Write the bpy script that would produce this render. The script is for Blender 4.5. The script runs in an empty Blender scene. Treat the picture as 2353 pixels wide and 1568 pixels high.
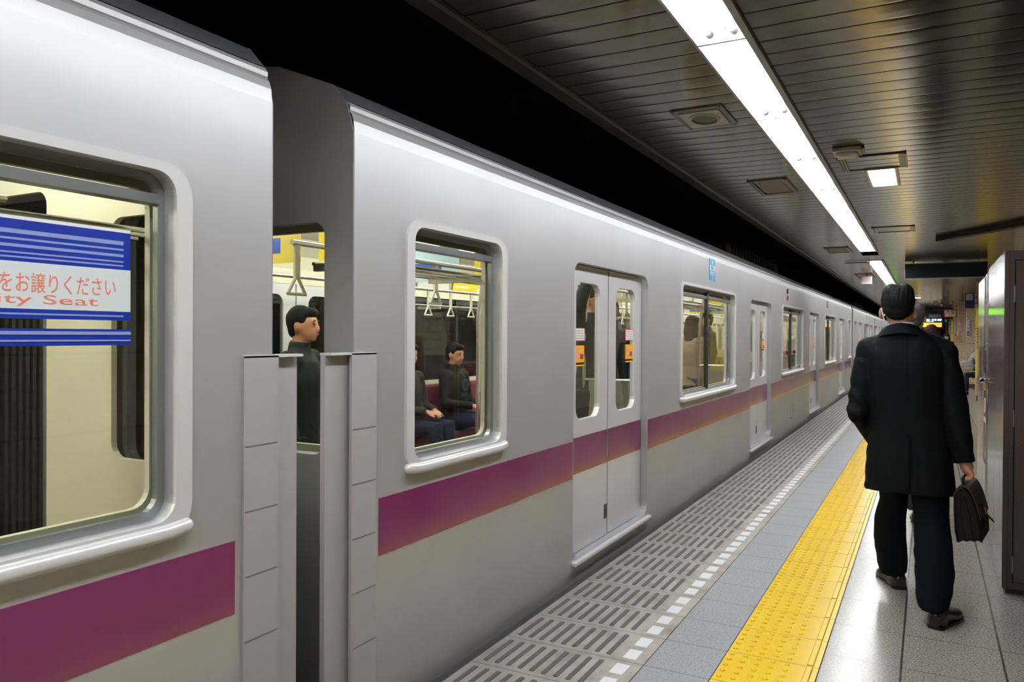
import bpy, math, random
from mathutils import Vector, Matrix, noise
random.seed(7)
TUBE, ILAMP, EXPO = 52.0, 34.0, 0.16
SC = bpy.context.scene
COL = SC.collection
PI = math.pi

# ------------------------------------------------------------------ camera
CAMH = 1.38
FPX = 1771.6
cam = bpy.data.cameras.new('camera'); camo = bpy.data.objects.new('camera', cam); COL.objects.link(camo)
cam.sensor_width = 36.0; cam.lens = FPX / 2353 * 36; cam.clip_start = .05; cam.clip_end = 300
yaw, pit, rol = 0.49477, -0.00733624, 0.00521491
f = Vector((-math.sin(yaw) * math.cos(pit), math.cos(yaw) * math.cos(pit), math.sin(pit)))
r = Vector((math.cos(yaw), math.sin(yaw), 0)); u = r.cross(f)
r2 = r * math.cos(rol) + u * math.sin(rol); u2 = u * math.cos(rol) - r * math.sin(rol)
M = Matrix((r2, u2, -f)).transposed().to_4x4(); M.translation = (0, 0, CAMH)
camo.matrix_world = M
SC.camera = camo

# ------------------------------------------------------------------ materials
class NT:
    def __init__(s, name):
        s.m = bpy.data.materials.new(name); s.m.use_nodes = True
        s.t = s.m.node_tree; s.b = s.t.nodes['Principled BSDF']; s.out = s.t.nodes['Material Output']
    def n(s, ty, **k):
        o = s.t.nodes.new(ty)
        for a, v in k.items(): setattr(o, a, v)
        return o
    def l(s, a, b): s.t.links.new(a, b)
    def val(s, sock, v):
        if hasattr(v, 'is_output') or isinstance(v, bpy.types.NodeSocket): s.l(v, sock)
        else: sock.default_value = v
    def math(s, op, a, b=0.0, c=None):
        o = s.n('ShaderNodeMath', operation=op); s.val(o.inputs[0], a); s.val(o.inputs[1], b)
        if c is not None: s.val(o.inputs[2], c)
        return o.outputs[0]
    def pos(s):
        g = s.n('ShaderNodeNewGeometry'); sp = s.n('ShaderNodeSeparateXYZ'); s.l(g.outputs['Position'], sp.inputs[0])
        return g.outputs['Position'], sp.outputs
    def obj(s):
        g = s.n('ShaderNodeTexCoord'); sp = s.n('ShaderNodeSeparateXYZ'); s.l(g.outputs['Object'], sp.inputs[0])
        return g.outputs['Object'], sp.outputs
    def noise(s, vec, sc, det=2, ro=.5):
        o = s.n('ShaderNodeTexNoise'); o.inputs['Scale'].default_value = sc; o.inputs['Detail'].default_value = det
        o.inputs['Roughness'].default_value = ro; s.l(vec, o.inputs['Vector']); return o.outputs['Fac']
    def scale(s, vec, v):
        o = s.n('ShaderNodeVectorMath', operation='MULTIPLY'); s.l(vec, o.inputs[0]); o.inputs[1].default_value = v; return o.outputs[0]
    def ramp(s, fac, stops):
        o = s.n('ShaderNodeValToRGB'); s.l(fac, o.inputs[0]); e = o.color_ramp.elements
        while len(e) < len(stops): e.new(.5)
        for i, (p, c) in enumerate(stops): e[i].position = p; e[i].color = (*c, 1) if len(c) == 3 else c
        return o.outputs[0]
    def mix(s, fac, a, b):
        o = s.n('ShaderNodeMix', data_type='RGBA'); s.val(o.inputs[0], fac)
        s.val(o.inputs[6], a if not isinstance(a, tuple) else (*a, 1)); s.val(o.inputs[7], b if not isinstance(b, tuple) else (*b, 1))
        return o.outputs[2]
    def bump(s, h, st=.2, d=.002):
        o = s.n('ShaderNodeBump'); o.inputs['Strength'].default_value = st; o.inputs['Distance'].default_value = d
        s.l(h, o.inputs['Height']); s.l(o.outputs[0], s.b.inputs['Normal'])
    def line(s, coord, period, off, half):
        # 1 on a joint of half width `half`
        a = s.math('DIVIDE', s.math('SUBTRACT', coord, off), period)
        fr = s.math('ABSOLUTE', s.math('SUBTRACT', s.math('FRACT', s.math('ADD', a, .5)), .5))
        return s.math('LESS_THAN', s.math('MULTIPLY', fr, period), half)
    def base(s, v): s.val(s.b.inputs['Base Color'], v if not isinstance(v, tuple) else (*v, 1))

def lin(c):
    return tuple(((x / 255) / 12.92 if x <= 10 else (((x / 255) + .055) / 1.055) ** 2.4) for x in c)
_mc = {}
def mat(name, rgb, rough=.5, metal=0., emit=0., spec=.5, var=0., vs=8., bump=0., bs=200., coat=0.):
    if name in _mc: return _mc[name]
    t = NT(name); c = lin(rgb)
    t.base(c); t.b.inputs['Roughness'].default_value = rough; t.b.inputs['Metallic'].default_value = metal
    t.b.inputs['Specular IOR Level'].default_value = spec
    t.b.inputs['Coat Weight'].default_value = coat
    if emit:
        t.b.inputs['Emission Color'].default_value = (*c, 1); t.b.inputs['Emission Strength'].default_value = emit
    if var:
        v, _ = t.obj(); n = t.noise(v, vs, 4, .6)
        t.base(t.mix(n, tuple(x * (1 - var) for x in c), tuple(min(1, x * (1 + var)) for x in c)))
    if bump:
        v, _ = t.obj(); t.bump(t.noise(v, bs, 3), bump)
    _mc[name] = t.m
    return t.m

def glass_mat(name, tint, ior=1.5):
    t = NT(name); t.t.nodes.remove(t.b)
    tr = t.n('ShaderNodeBsdfTransparent'); tr.inputs[0].default_value = (*tint, 1)
    gl = t.n('ShaderNodeBsdfGlossy'); gl.inputs['Roughness'].default_value = .02; gl.inputs[0].default_value = (1, 1, 1, 1)
    g = t.n('ShaderNodeNewGeometry'); dt = t.n('ShaderNodeVectorMath', operation='DOT_PRODUCT'); t.l(g.outputs['Incoming'], dt.inputs[0]); t.l(g.outputs['Normal'], dt.inputs[1])
    fr = t.math('MULTIPLY_ADD', t.math('POWER', t.math('SUBTRACT', 1, t.math('ABSOLUTE', dt.outputs['Value'])), 5), .95, .04)   # thin sheet, both faces alike
    mx = t.n('ShaderNodeMixShader'); t.l(fr, mx.inputs[0]); t.l(tr.outputs[0], mx.inputs[1]); t.l(gl.outputs[0], mx.inputs[2])
    t.l(mx.outputs[0], t.out.inputs[0]); return t.m

def m_terrazzo():
    t = NT('terrazzo_tile'); v, p = t.pos()
    n1 = t.noise(v, 60, 3, .6); n2 = t.noise(v, 120, 2, .7); n3 = t.noise(v, 1.3, 3)
    c = t.ramp(n2, [(.36, lin((70, 64, 58))), (.44, lin((150, 145, 134))), (.60, lin((190, 186, 176))), (.70, lin((214, 210, 202)))])
    c = t.mix(t.math('MULTIPLY', n1, .35), c, lin((150, 142, 128)))
    c = t.mix(t.math('MULTIPLY', n3, .25), c, lin((132, 128, 118)))
    jy = t.line(p[1], .411, 4.008, .0022); jx = t.line(p[0], .38, -.088, .0045)
    c = t.mix(t.math('MULTIPLY', jy, .8), c, lin((62, 58, 54))); c = t.mix(t.math('MULTIPLY', jx, .9), c, lin((56, 52, 50)))
    t.base(c)
    ro = t.math('ADD', t.math('MULTIPLY', n3, .14), .17); t.l(ro, t.b.inputs['Roughness'])
    t.bump(t.math('ADD', t.math('MULTIPLY', t.noise(v, 25, 2), .3), t.math('MULTIPLY', t.math('MAXIMUM', jx, jy), -1.)), .25, .002)
    return t.m
def m_granite():
    t = NT('grey_granite_tile'); v, p = t.pos()
    n2 = t.noise(v, 95, 3, .7); n3 = t.noise(v, 3, 3)
    c = t.ramp(n2, [(.34, lin((130, 130, 131))), (.48, lin((158, 158, 160))), (.66, lin((180, 180, 183)))])
    c = t.mix(t.math('MULTIPLY', n3, .3), c, lin((120, 122, 120)))
    jy = t.line(p[1], .3133, 3.1, .0022)
    c = t.mix(t.math('MULTIPLY', jy, .9), c, lin((58, 58, 58))); t.base(c)
    t.b.inputs['Roughness'].default_value = .45
    return t.m
def m_edgeboard():
    t = NT('edge_board_concrete'); v, p = t.pos()
    n1 = t.noise(v, 7, 5, .6); n2 = t.noise(v, 60, 3, .6)
    c = t.ramp(n1, [(.3, lin((138, 130, 120))), (.5, lin((170, 166, 154))), (.7, lin((186, 183, 170)))])
    # reddish brown grime toward the train edge, worn in by braking dust
    g = t.math('MULTIPLY', t.math('MULTIPLY', t.math('SUBTRACT', -1.2, p[0]), 1.6), t.noise(v, 14, 4, .7)); g.node.use_clamp = True
    c = t.mix(g, c, lin((112, 98, 88)))
    c = t.mix(t.math('GREATER_THAN', n2, .70), c, lin((92, 84, 76)))
    jy = t.line(p[1], .3133, 3.1, .0022)
    c = t.mix(t.math('MULTIPLY', jy, .95), c, lin((50, 46, 42))); t.base(c)
    t.b.inputs['Roughness'].default_value = .55
    return t.m
def m_yellow():
    t = NT('yellow_tactile_tile'); v, p = t.pos()
    n = t.noise(v, 5, 4, .6); n2 = t.noise(v, 45, 3, .7)
    c = t.ramp(n, [(.3, lin((255, 206, 0))), (.7, lin((255, 214, 0)))])
    c = t.mix(t.math('MULTIPLY', t.math('GREATER_THAN', n2, .72), .6), c, lin((150, 110, 20)))
    jy = t.line(p[1], .3133, 3.1, .0018)
    c = t.mix(t.math('MULTIPLY', jy, .9), c, lin((70, 52, 10))); t.base(c)
    t.b.inputs['Roughness'].default_value = .25; t.b.inputs['Specular IOR Level'].default_value = .4
    return t.m
def m_stripslot():
    t = NT('ribbed_rubber'); v, p = t.pos()
    w = t.math('SINE', t.math('MULTIPLY', p[0], 2 * PI / .0045))
    c = t.mix(t.math('MULTIPLY', t.math('ADD', w, 1), .5), lin((50, 52, 56)), lin((84, 86, 91)))
    n = t.noise(v, 22, 3, .6); c = t.mix(t.math('MULTIPLY', n, .5), c, lin((96, 90, 84)))
    t.base(c); t.b.inputs['Roughness'].default_value = .6; return t.m
def m_steel():
    t = NT('brushed_stainless'); v, p = t.obj()
    s1 = t.noise(t.scale(v, (1, .25, 40)), 6, 3, .6)
    big = t.noise(t.scale(v, (1, .7, 1.3)), 2.2, 3)
    t.base(t.mix(big, lin((184, 184, 187)), lin((201, 201, 202))))
    t.b.inputs['Metallic'].default_value = .5
    t.l(t.math('ADD', t.math('MULTIPLY', s1, .10), .40), t.b.inputs['Roughness'])
    t.b.inputs['Anisotropic'].default_value = .4
    t.bump(t.noise(t.scale(v, (1, .35, 1)), 3.0, 2), .25, .01)
    return t.m
def m_ceiling():
    t = NT('ceiling_slat_metal'); v, p = t.pos()
    n = t.noise(t.scale(v, (1, 6, 1)), 1.5, 3)
    t.base(t.mix(n, lin((98, 87, 68)), lin((112, 100, 79))))
    t.b.inputs['Metallic'].default_value = .85
    t.b.inputs['Roughness'].default_value = .17
    return t.m
def m_column():
    t = NT('beige_stone_tile'); v, p = t.pos()
    n = t.noise(v, 38, 3, .75)
    c = t.ramp(n, [(.30, lin((150, 124, 94))), (.45, lin((204, 180, 146))), (.62, lin((222, 202, 172)))])
    j = t.line(p[2], .62, 1.22, .006); c = t.mix(t.math('MULTIPLY', j, .7), c, lin((90, 70, 50)))
    t.base(c); t.b.inputs['Roughness'].default_value = .55; return t.m
def m_cabinet():
    t = NT('brown_diagonal_laminate'); v, p = t.obj()
    d = t.math('ADD', t.math('MULTIPLY', p[0], 1.), t.math('MULTIPLY', p[2], -1.15))
    w = t.math('SINE', t.math('MULTIPLY', d, 2 * PI / .0165))
    w = t.math('MULTIPLY', t.math('ADD', w, 1), .5)
    n = t.noise(v, 2.5, 3)
    c = t.mix(w, lin((62, 48, 44)), lin((84, 67, 60)))
    c = t.mix(t.math('MULTIPLY', n, .5), c, lin((74, 58, 48)))
    t.base(c); t.b.inputs['Roughness'].default_value = .42; return t.m
def m_cabside():
    t = NT('polished_cabinet_side'); v, p = t.obj()
    n = t.noise(t.scale(v, (1, 1, .5)), 4, 3)
    t.base(t.mix(n, lin((104, 86, 82)), lin((124, 104, 98))))
    t.b.inputs['Metallic'].default_value = .12; t.b.inputs['Specular IOR Level'].default_value = .35; t.b.inputs['Roughness'].default_value = .12
    t.bump(t.noise(v, 3, 2), .08, .01); return t.m
def m_cloth(name, rgb, rough=.75, sheen=.3):
    t = NT(name); v, p = t.obj()
    n = t.noise(v, 9, 4, .6); c = lin(rgb)
    t.base(t.mix(n, tuple(x * .75 for x in c), tuple(x * 1.3 for x in c)))
    t.b.inputs['Roughness'].default_value = rough; t.b.inputs['Sheen Weight'].default_value = 0.; t.b.inputs['Specular IOR Level'].default_value = sheen
    t.bump(t.math('ADD', t.noise(v, 700, 2), t.math('MULTIPLY', t.noise(v, 26, 4, .6), 2.)), .35, .0015); return t.m
def m_hair(name, rgb, rgb2):
    t = NT(name); v, p = t.obj()
    n = t.noise(t.scale(v, (7, 7, 1.2)), 30, 4, .6); c = t.ramp(n, [(.35, lin(rgb)), (.65, lin(rgb2))])
    t.base(c); t.b.inputs['Roughness'].default_value = .68; t.b.inputs['Specular IOR Level'].default_value = .2
    t.bump(n, .9, .003); return t.m
def m_skin(name='skin', rgb=(196, 140, 112)):
    t = NT(name); v, p = t.obj(); n = t.noise(v, 20, 3); c = lin(rgb)
    t.base(t.mix(n, tuple(x * .85 for x in c), tuple(x * 1.1 for x in c)))
    t.b.inputs['Roughness'].default_value = .5
    t.b.inputs['Subsurface Weight'].default_value = .08; t.b.inputs['Subsurface Radius'].default_value = (.01, .004, .002)
    return t.m

# ------------------------------------------------------------------ mesh helpers
class MB:
    def __init__(s): s.v = []; s.f = []; s.mi = []; s.sm = []
    def add(s, vs, fs, mi=0, sm=False):
        o = len(s.v); s.v += [tuple(x) for x in vs]
        for q in fs: s.f.append([i + o for i in q]); s.mi.append(mi); s.sm.append(sm)
        return s
    def box(s, x0, x1, y0, y1, z0, z1, mi=0, T=None):
        vs = [Vector(c) for c in ((x0, y0, z0), (x1, y0, z0), (x1, y1, z0), (x0, y1, z0), (x0, y0, z1), (x1, y0, z1), (x1, y1, z1), (x0, y1, z1))]
        if T: vs = [T @ c for c in vs]
        return s.add(vs, [(0, 3, 2, 1), (4, 5, 6, 7), (0, 1, 5, 4), (1, 2, 6, 5), (2, 3, 7, 6), (3, 0, 4, 7)], mi)
    def rings(s, R, mi=0, sm=True, cap=True, close=True):
        n = len(R[0]); vs = [p for q in R for p in q]; fs = []
        for i in range(len(R) - 1):
            for j in range(n if close else n - 1):
                k = (j + 1) % n; fs.append((i * n + j, i * n + k, (i + 1) * n + k, (i + 1) * n + j))
        s.add(vs, fs, mi, sm)
        if cap:
            s.add(R[0], [tuple(reversed(range(n)))], mi); s.add(R[-1], [tuple(range(n))], mi)
        return s
    def tube(s, pts, rad, n=8, mi=0, caps='flat', flat=1.0, sm=True):
        pts = [Vector(p) for p in pts]
        if not hasattr(rad, '__len__'): rad = [rad] * len(pts)
        if caps == 'round':
            d0 = (pts[0] - pts[1]).normalized(); d1 = (pts[-1] - pts[-2]).normalized(); a = []; b = []
            for t in (1.0, .86, .5):
                a.append((pts[0] + d0 * rad[0] * t, rad[0] * math.sqrt(max(.02, 1 - t * t))))
            for t in (.5, .86, 1.0):
                b.append((pts[-1] + d1 * rad[-1] * t, rad[-1] * math.sqrt(max(.02, 1 - t * t))))
            pr = a + list(zip(pts, rad)) + b; pts = [p for p, _ in pr]; rad = [q for _, q in pr]
        R = []; ref = None
        for i, p in enumerate(pts):
            d = (pts[min(i + 1, len(pts) - 1)] - pts[max(i - 1, 0)]).normalized()
            if ref is None:
                ref = Vector((1, 0, 0)) if abs(d.x) < .8 else Vector((0, 1, 0))
            a = (ref - d * ref.dot(d)).normalized(); b = d.cross(a); ref = a
            R.append([p + (a * math.cos(2 * PI * j / n) + b * math.sin(2 * PI * j / n) * flat) * rad[i] for j in range(n)])
        return s.rings(R, mi, sm)
    def ell(s, c, rr, rot=None, n=16, m=10, mi=0):
        c = Vector(c); R = []
        for i in range(1, m):
            t = PI * i / m
            ring = []
            for j in range(n):
                a = 2 * PI * j / n
                p = Vector((rr[0] * math.sin(t) * math.cos(a), rr[1] * math.sin(t) * math.sin(a), -rr[2] * math.cos(t)))
                if rot: p = rot @ p
                ring.append(c + p)
            R.append(ring)
        return s.rings(R, mi, True)
    def sweep(s, prof, y0, y1, mi=0, sm=False, close=False):
        # polyline of (x, z) swept along y
        n = len(prof); vs = [(x, y0, z) for x, z in prof] + [(x, y1, z) for x, z in prof]
        fs = [(i, (i + 1) % n, n + (i + 1) % n, n + i) for i in range(n if close else n - 1)]
        s.add(vs, fs, mi, sm)
        if close: s.add(vs[:n], [tuple(range(n))], mi); s.add(vs[n:], [tuple(reversed(range(n)))], mi)
        return s
    def plate(s, loops, thick, mp, mi=0):
        # loops of (u, v), first outer, others holes; mp(u, v, w) -> xyz, w in 0..thick
        cu = bpy.data.curves.new('tmp', 'CURVE'); cu.dimensions = '2D'; cu.fill_mode = 'BOTH'; cu.extrude = thick / 2
        for lp in loops:
            sp = cu.splines.new('POLY'); sp.points.add(len(lp) - 1); sp.use_cyclic_u = True
            for i, (a, b) in enumerate(lp): sp.points[i].co = (a, b, 0, 1)
        o = bpy.data.objects.new('tmp', cu); COL.objects.link(o)
        me = o.to_mesh()
        s.add([mp(w.co.x, w.co.y, w.co.z + thick / 2) for w in me.vertices], [tuple(p.vertices) for p in me.polygons], mi)
        o.to_mesh_clear(); bpy.data.objects.remove(o); bpy.data.curves.remove(cu)
        return s
    def text(s, body, size, mp, mi=0, ext=.0008, bold=0., align='CENTER', wid=None):
        cu = bpy.data.curves.new('tmp', 'FONT'); cu.body = body; cu.size = size; cu.extrude = ext; cu.offset = bold
        cu.align_x = align; cu.align_y = 'CENTER'; cu.resolution_u = 3
        o = bpy.data.objects.new('tmp', cu); COL.objects.link(o); me = o.to_mesh()
        if len(me.vertices):
            xs = [w.co.x for w in me.vertices]; k = 1.
            if wid: k = wid / max(1e-6, max(xs) - min(xs))
            s.add([mp(w.co.x * k, w.co.y, w.co.z) for w in me.vertices], [tuple(p.vertices) for p in me.polygons], mi)
        o.to_mesh_clear(); bpy.data.objects.remove(o); bpy.data.curves.remove(cu)
        return s
    def mesh(s, name, mats, recalc=True):
        me = bpy.data.meshes.new(name); me.from_pydata([tuple(v) for v in s.v], [], s.f)
        for m in (mats if isinstance(mats, (list, tuple)) else [mats]): me.materials.append(m)
        me.polygons.foreach_set('material_index', s.mi); me.polygons.foreach_set('use_smooth', s.sm)
        me.validate(); me.update()
        if recalc:
            import bmesh
            b = bmesh.new(); b.from_mesh(me); bmesh.ops.recalc_face_normals(b, faces=b.faces); b.to_mesh(me); b.free()
        return me
    def islands(s):
        par = list(range(len(s.v)))
        def find(i):
            while par[i] != i: par[i] = par[par[i]]; i = par[i]
            return i
        key = {}
        for i, v in enumerate(s.v):
            k = (round(v[0], 5), round(v[1], 5), round(v[2], 5))
            if k in key: par[find(i)] = find(key[k])
            else: key[k] = i
        for f in s.f:
            for q in f[1:]: par[find(q)] = find(f[0])
        grp = {}
        for fi, f in enumerate(s.f): grp.setdefault(find(f[0]), []).append(fi)
        out = []
        for fs in grp.values():
            m = MB(); mp_ = {}
            for fi in fs:
                q = []
                for i in s.f[fi]:
                    if i not in mp_: mp_[i] = len(m.v); m.v.append(s.v[i])
                    q.append(mp_[i])
                m.f.append(q); m.mi.append(s.mi[fi]); m.sm.append(s.sm[fi])
            out.append(m)
        return out
    def each(s, name, mats, parent, **k):
        # one object per separate piece
        return [m.obj(name, mats, parent, **k) for m in s.islands()]
    def obj(s, name, mats, parent=None, bevel=0, seg=2, recalc=True, loc=None, rot=None):
        me = s.mesh(name, mats, recalc); o = bpy.data.objects.new(name, me); COL.objects.link(o)
        if parent: o.parent = parent
        if loc: o.location = loc
        if rot: o.rotation_euler = rot
        if bevel:
            b = o.modifiers.new('b', 'BEVEL'); b.width = bevel; b.segments = seg; b.limit_method = 'ANGLE'; b.angle_limit = .6
        return o

def rrect(u0, u1, v0, v1, r, n=5):
    P = []
    for cx, cy, a0 in ((u1 - r, v0 + r, -90), (u1 - r, v1 - r, 0), (u0 + r, v1 - r, 90), (u0 + r, v0 + r, 180)):
        for i in range(n + 1):
            a = math.radians(a0 + 90 * i / n); P.append((cx + r * math.cos(a), cy + r * math.sin(a)))
    return P
def rect(u0, u1, v0, v1): return [(u0, v0), (u1, v0), (u1, v1), (u0, v1)]
def circ(cx, cy, r, n=24): return [(cx + r * math.cos(2 * PI * i / n), cy + r * math.sin(2 * PI * i / n)) for i in range(n)]

def tag(o, label=None, cat=None, group=None, kind=None):
    if label: o['label'] = label
    if cat: o['category'] = cat
    if group: o['group'] = group
    if kind: o['kind'] = kind
    return o
def thing(name, label, cat, loc=(0, 0, 0), rz=0, group=None):
    o = bpy.data.objects.new(name, None); o.empty_display_size = .1; COL.objects.link(o); o.location = loc; o.rotation_euler = (0, 0, rz)
    return tag(o, label, cat, group)
def kids(o): return [c for c in bpy.data.objects if c.parent == o]
def copy_tree(o, loc, label, keep=None):
    c = o.copy(); COL.objects.link(c); c.location = loc; c['label'] = label
    for ch in kids(o):
        if keep and not keep(ch): continue
        d = ch.copy(); COL.objects.link(d); d.parent = c
        for g in kids(ch):
            e = g.copy(); COL.objects.link(e); e.parent = d
    return c
def remesh(mb, voxel, smooth_it=4, fold=None, name='m', mats=None, parent=None, mfn=None):
    me = mb.mesh(name, [], False); o = bpy.data.objects.new(name, me); COL.objects.link(o)
    m = o.modifiers.new('r', 'REMESH'); m.mode = 'VOXEL'; m.voxel_size = voxel; m.use_smooth_shade = True
    q = o.modifiers.new('s', 'SMOOTH'); q.factor = .5; q.iterations = smooth_it
    dg = bpy.context.evaluated_depsgraph_get(); dg.update()
    me2 = bpy.data.meshes.new_from_object(o.evaluated_get(dg)); o.modifiers.clear(); o.data = me2; me2.name = name
    bpy.data.meshes.remove(me)
    if fold:
        co = [(v.co.copy(), v.normal.copy()) for v in me2.vertices]
        for v, (p, n) in zip(me2.vertices, co): v.co = p + n * fold(p, n)
    me2.materials.clear()
    for k in (mats if isinstance(mats, (list, tuple)) else [mats]): me2.materials.append(k)
    if mfn:
        for p in me2.polygons: p.material_index = mfn(p.center)
    me2.polygons.foreach_set('use_smooth', [True] * len(me2.polygons)); me2.update()
    if parent: o.parent = parent
    return o
# ------------------------------------------------------------------ the setting
ZC = 2.6
terr, gran, edgeb, yel, slotm = m_terrazzo(), m_granite(), m_edgeboard(), m_yellow(), m_stripslot()
steel, ceilm, colm = m_steel(), m_ceiling(), m_column()
white_paint = mat('white_paint', (236, 238, 240), .5)
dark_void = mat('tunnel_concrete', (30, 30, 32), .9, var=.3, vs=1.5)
Y0, Y1 = -9.0, 62.0
def struct(mb, name, m, **k): o = mb.obj(name, m, **k); o['kind'] = 'structure'; return o
XW = 2.2
struct(MB().box(-.384, XW + .2, Y0, Y1, -.15, 0), 'floor', terr)
struct(MB().box(-1.036, -.764, Y0, Y1, -.15, 0), 'floor', gran)
struct(MB().box(-.764, -.384, Y0, Y1, -.15, -.0005), 'floor', mat('joint_dark', (40, 38, 36), .8))
struct(MB().box(-1.66, XW + .2, Y0, Y1, -1.25, -.15), 'floor', mat('platform_side', (58, 56, 54), .9, var=.3))
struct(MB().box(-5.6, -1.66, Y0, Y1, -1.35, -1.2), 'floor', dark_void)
wl = MB().box(-5.7, -5.35, Y0, Y1, -1.3, 4.4)
for i in range(18):
    wl.box(-5.36, -5.18, 1 + i * 3.2, 1.35 + i * 3.2, -1.3, 4.4)
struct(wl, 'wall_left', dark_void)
cv = MB().box(-5.6, -1.62, Y0, Y1, 3.9, 4.2)
for i in range(14): cv.box(-5.4, -1.7, 2 + i * 4.2, 2.5 + i * 4.2, 3.6, 3.9)
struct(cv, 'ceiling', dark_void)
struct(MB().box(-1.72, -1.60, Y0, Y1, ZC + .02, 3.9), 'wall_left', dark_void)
struct(MB().box(XW, XW + .2, Y0, Y1, 0, 2.9), 'wall_right', colm)
struct(MB().box(-5.6, XW + .2, Y1 - .2, Y1, -1.2, 4.2), 'wall_back', mat('far_wall', (120, 118, 112), .6, var=.2))
struct(MB().box(-5.6, XW + .2, Y0, Y0 + .2, -1.2, 4.2), 'wall_front', mat('near_wall', (120, 112, 100), .6, var=.2))
# suspended metal slat ceiling, one slightly crowned slat per 158 mm with an open dark joint
cb = MB(); P = .1578; y = 2.985 - P * 76
prof = [(0.0048, .03), (.005, 0), (.02, -.0006), (P / 2, -.0010), (P - .02, -.0006), (P - .005, 0), (P - .0048, .03)]
while y < Y1:
    rng = ((-1.58, -.868), (-.648, -.411), (-.207, XW)) if 6.02 < y < 6.85 else ((-1.58, -.868), (-.648, XW))
    for x0, x1 in rng:
        vs = []
        for d, z in prof: vs += [(x0, y + d, ZC + z), (x1, y + d, ZC + z)]
        for i in range(6): cb.add([vs[2 * i], vs[2 * i + 1], vs[2 * i + 3], vs[2 * i + 2]], [(0, 1, 2, 3)], 1 if i in (0, 5) else 0, False)
    y += P
cb.box(-1.58, XW, Y0, Y1, ZC + .12, ZC + .16, 1)
cb.box(-.868, -.648, 12.66, 13.52, ZC, ZC + .03, 0)
cb.box(-1.60, -1.575, Y0, Y1, ZC - .012, ZC + .14, 2)
for x in (-.868, -.660): cb.box(x, x + .012, Y0, Y1, ZC + .03, ZC + .13, 1)
struct(cb, 'ceiling', [ceilm, mat('joint_black', (10, 10, 10), .9), mat('ceiling_trim', (96, 88, 74), .4, .7)], recalc=True)

# platform edge boards, painted dashes and rubber strips
e = thing('edge_boards', 'beige concrete platform edge boards with ribbed dark rubber strips beside the train', 'platform edge', (-1.37, 3, 0))
def loc_obj(mb, name, m, parent, **k):
    # mesh written in world coordinates, child of an unrotated root
    o = mb.obj(name, m, parent, **k); o.location = -Vector(parent.location); return o
loc_obj(MB().box(-1.69, -1.04, Y0 + .2, Y1 - .2, -.13, 0), 'board', edgeb, e)
sm_, dm_ = MB(), MB()
k0 = int((0 - 3.1) / .3133)
for k in range(k0, 170):
    yy = 3.1 + k * .3133
    for j in range(9):
        x = -1.643 + j * .0543
        if yy < 22:
            lp = rrect(x - .0105, x + .0105, yy + .034, yy + .277, .004, 2); n = len(lp)
            sm_.add([(a, b, .0025) for a, b in lp] + [(a, b, -.001) for a, b in lp], [tuple(range(n))] + [(i, (i + 1) % n, n + (i + 1) % n, n + i) for i in range(n)])
        else: sm_.box(x - .0105, x + .0105, yy + .034, yy + .277, -.001, .0025)
    for a in (.030, .178): dm_.box(-1.142, -1.084, yy + a, yy + a + .102, -.001, .0012)
tag(loc_obj(sm_, 'rubber_strips', slotm, e), kind='stuff')
tag(loc_obj(dm_, 'painted_dashes', white_paint, e), 'white painted dashes', kind='stuff')
# yellow tactile strip
t = thing('tactile_paving', 'yellow tactile paving strip with rows of round studs and a raised bar', 'tactile paving', (-.57, 3, 0))
loc_obj(MB().box(-.7575, -.3875, Y0 + .2, Y1 - .2, -.01, .004), 'tile_strip', yel, t)
st, ba = MB(), MB()
k = -2
while True:
    yy = 3.1 + k * .3133
    if yy > 36: break
    n = 10 if yy < 9 else 6
    for i in range(5):
        for j in range(5):
            cx, cy = -.735 + i * .0568, yy + .0405 + j * .0613
            R = [[(cx + rr * math.cos(2 * PI * q / n), cy + rr * math.sin(2 * PI * q / n), z) for q in range(n)] for rr, z in ((.0115, .003), (.0095, .0072), (.0065, .0088))]
            st.rings(R, 0, False, False); st.add(R[-1], [tuple(range(n))])
    w = [(-.437, .003), (-.432, .0085), (-.412, .0085), (-.407, .003)]
    ba.sweep(w, yy + .008, yy + .3053, close=True)
    k += 1
tag(loc_obj(st, 'stud', yel, t), kind='stuff'); loc_obj(ba, 'guide_bar', yel, t)

# ------------------------------------------------------------------ fluorescent fittings
tubem = NT('fluorescent_tube'); tubem.b.inputs['Emission Color'].default_value = (.96, .98, 1, 1); tubem.b.inputs['Emission Strength'].default_value = TUBE; tubem.base((.9, .9, .9)); tubem = tubem.m
refl = mat('lamp_reflector', (244, 246, 250), .35, 0.0)
trimm = mat('lamp_trim', (150, 146, 140), .35, .6)
def light_proto():
    t = thing('ceiling_light', 'x', 'ceiling light', (-.758, 0, ZC), group='twin tube fittings in a row along the ceiling')
    L = .63
    MB().sweep([(-.099, -.002), (-.095, .045), (-.068, .075), (-.034, .075), (0, .022), (.034, .075), (.068, .075), (.095, .045), (.099, -.002)], -L + .01, L - .01).obj('reflector', refl, t, recalc=False)
    fr = MB()
    for s in (-1, 1):
        fr.box(s * .100, s * .112, -L, L, -.016 if s > 0 else -.006, .08)
        fr.box(-.1, .1, s * (L - .009), s * L, -.006, .078)
    fr.box(.112, .128, -L, L, -.016, .004)
    fr.obj('trim_frame', trimm, t)
    for x in (-.050, .050):
        tb = MB().tube([(x, -.585, .034), (x, .585, .034)], .0155, 12).obj('tube', tubem, t)
        MB().tube([(x, -.615, .034), (x, -.585, .034)], .0160, 10).tube([(x, .585, .034), (x, .615, .034)], .0160, 10).each('end_cap', mat('tube_cap', (210, 210, 214), .3, .6), tb)
    return t
lp0 = light_proto()
yl = [2.59 + 1.2575 * i for i in range(-8, 8)] + [13.55 + .63 + 1.2575 * i for i in range(0, 24)]
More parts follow.
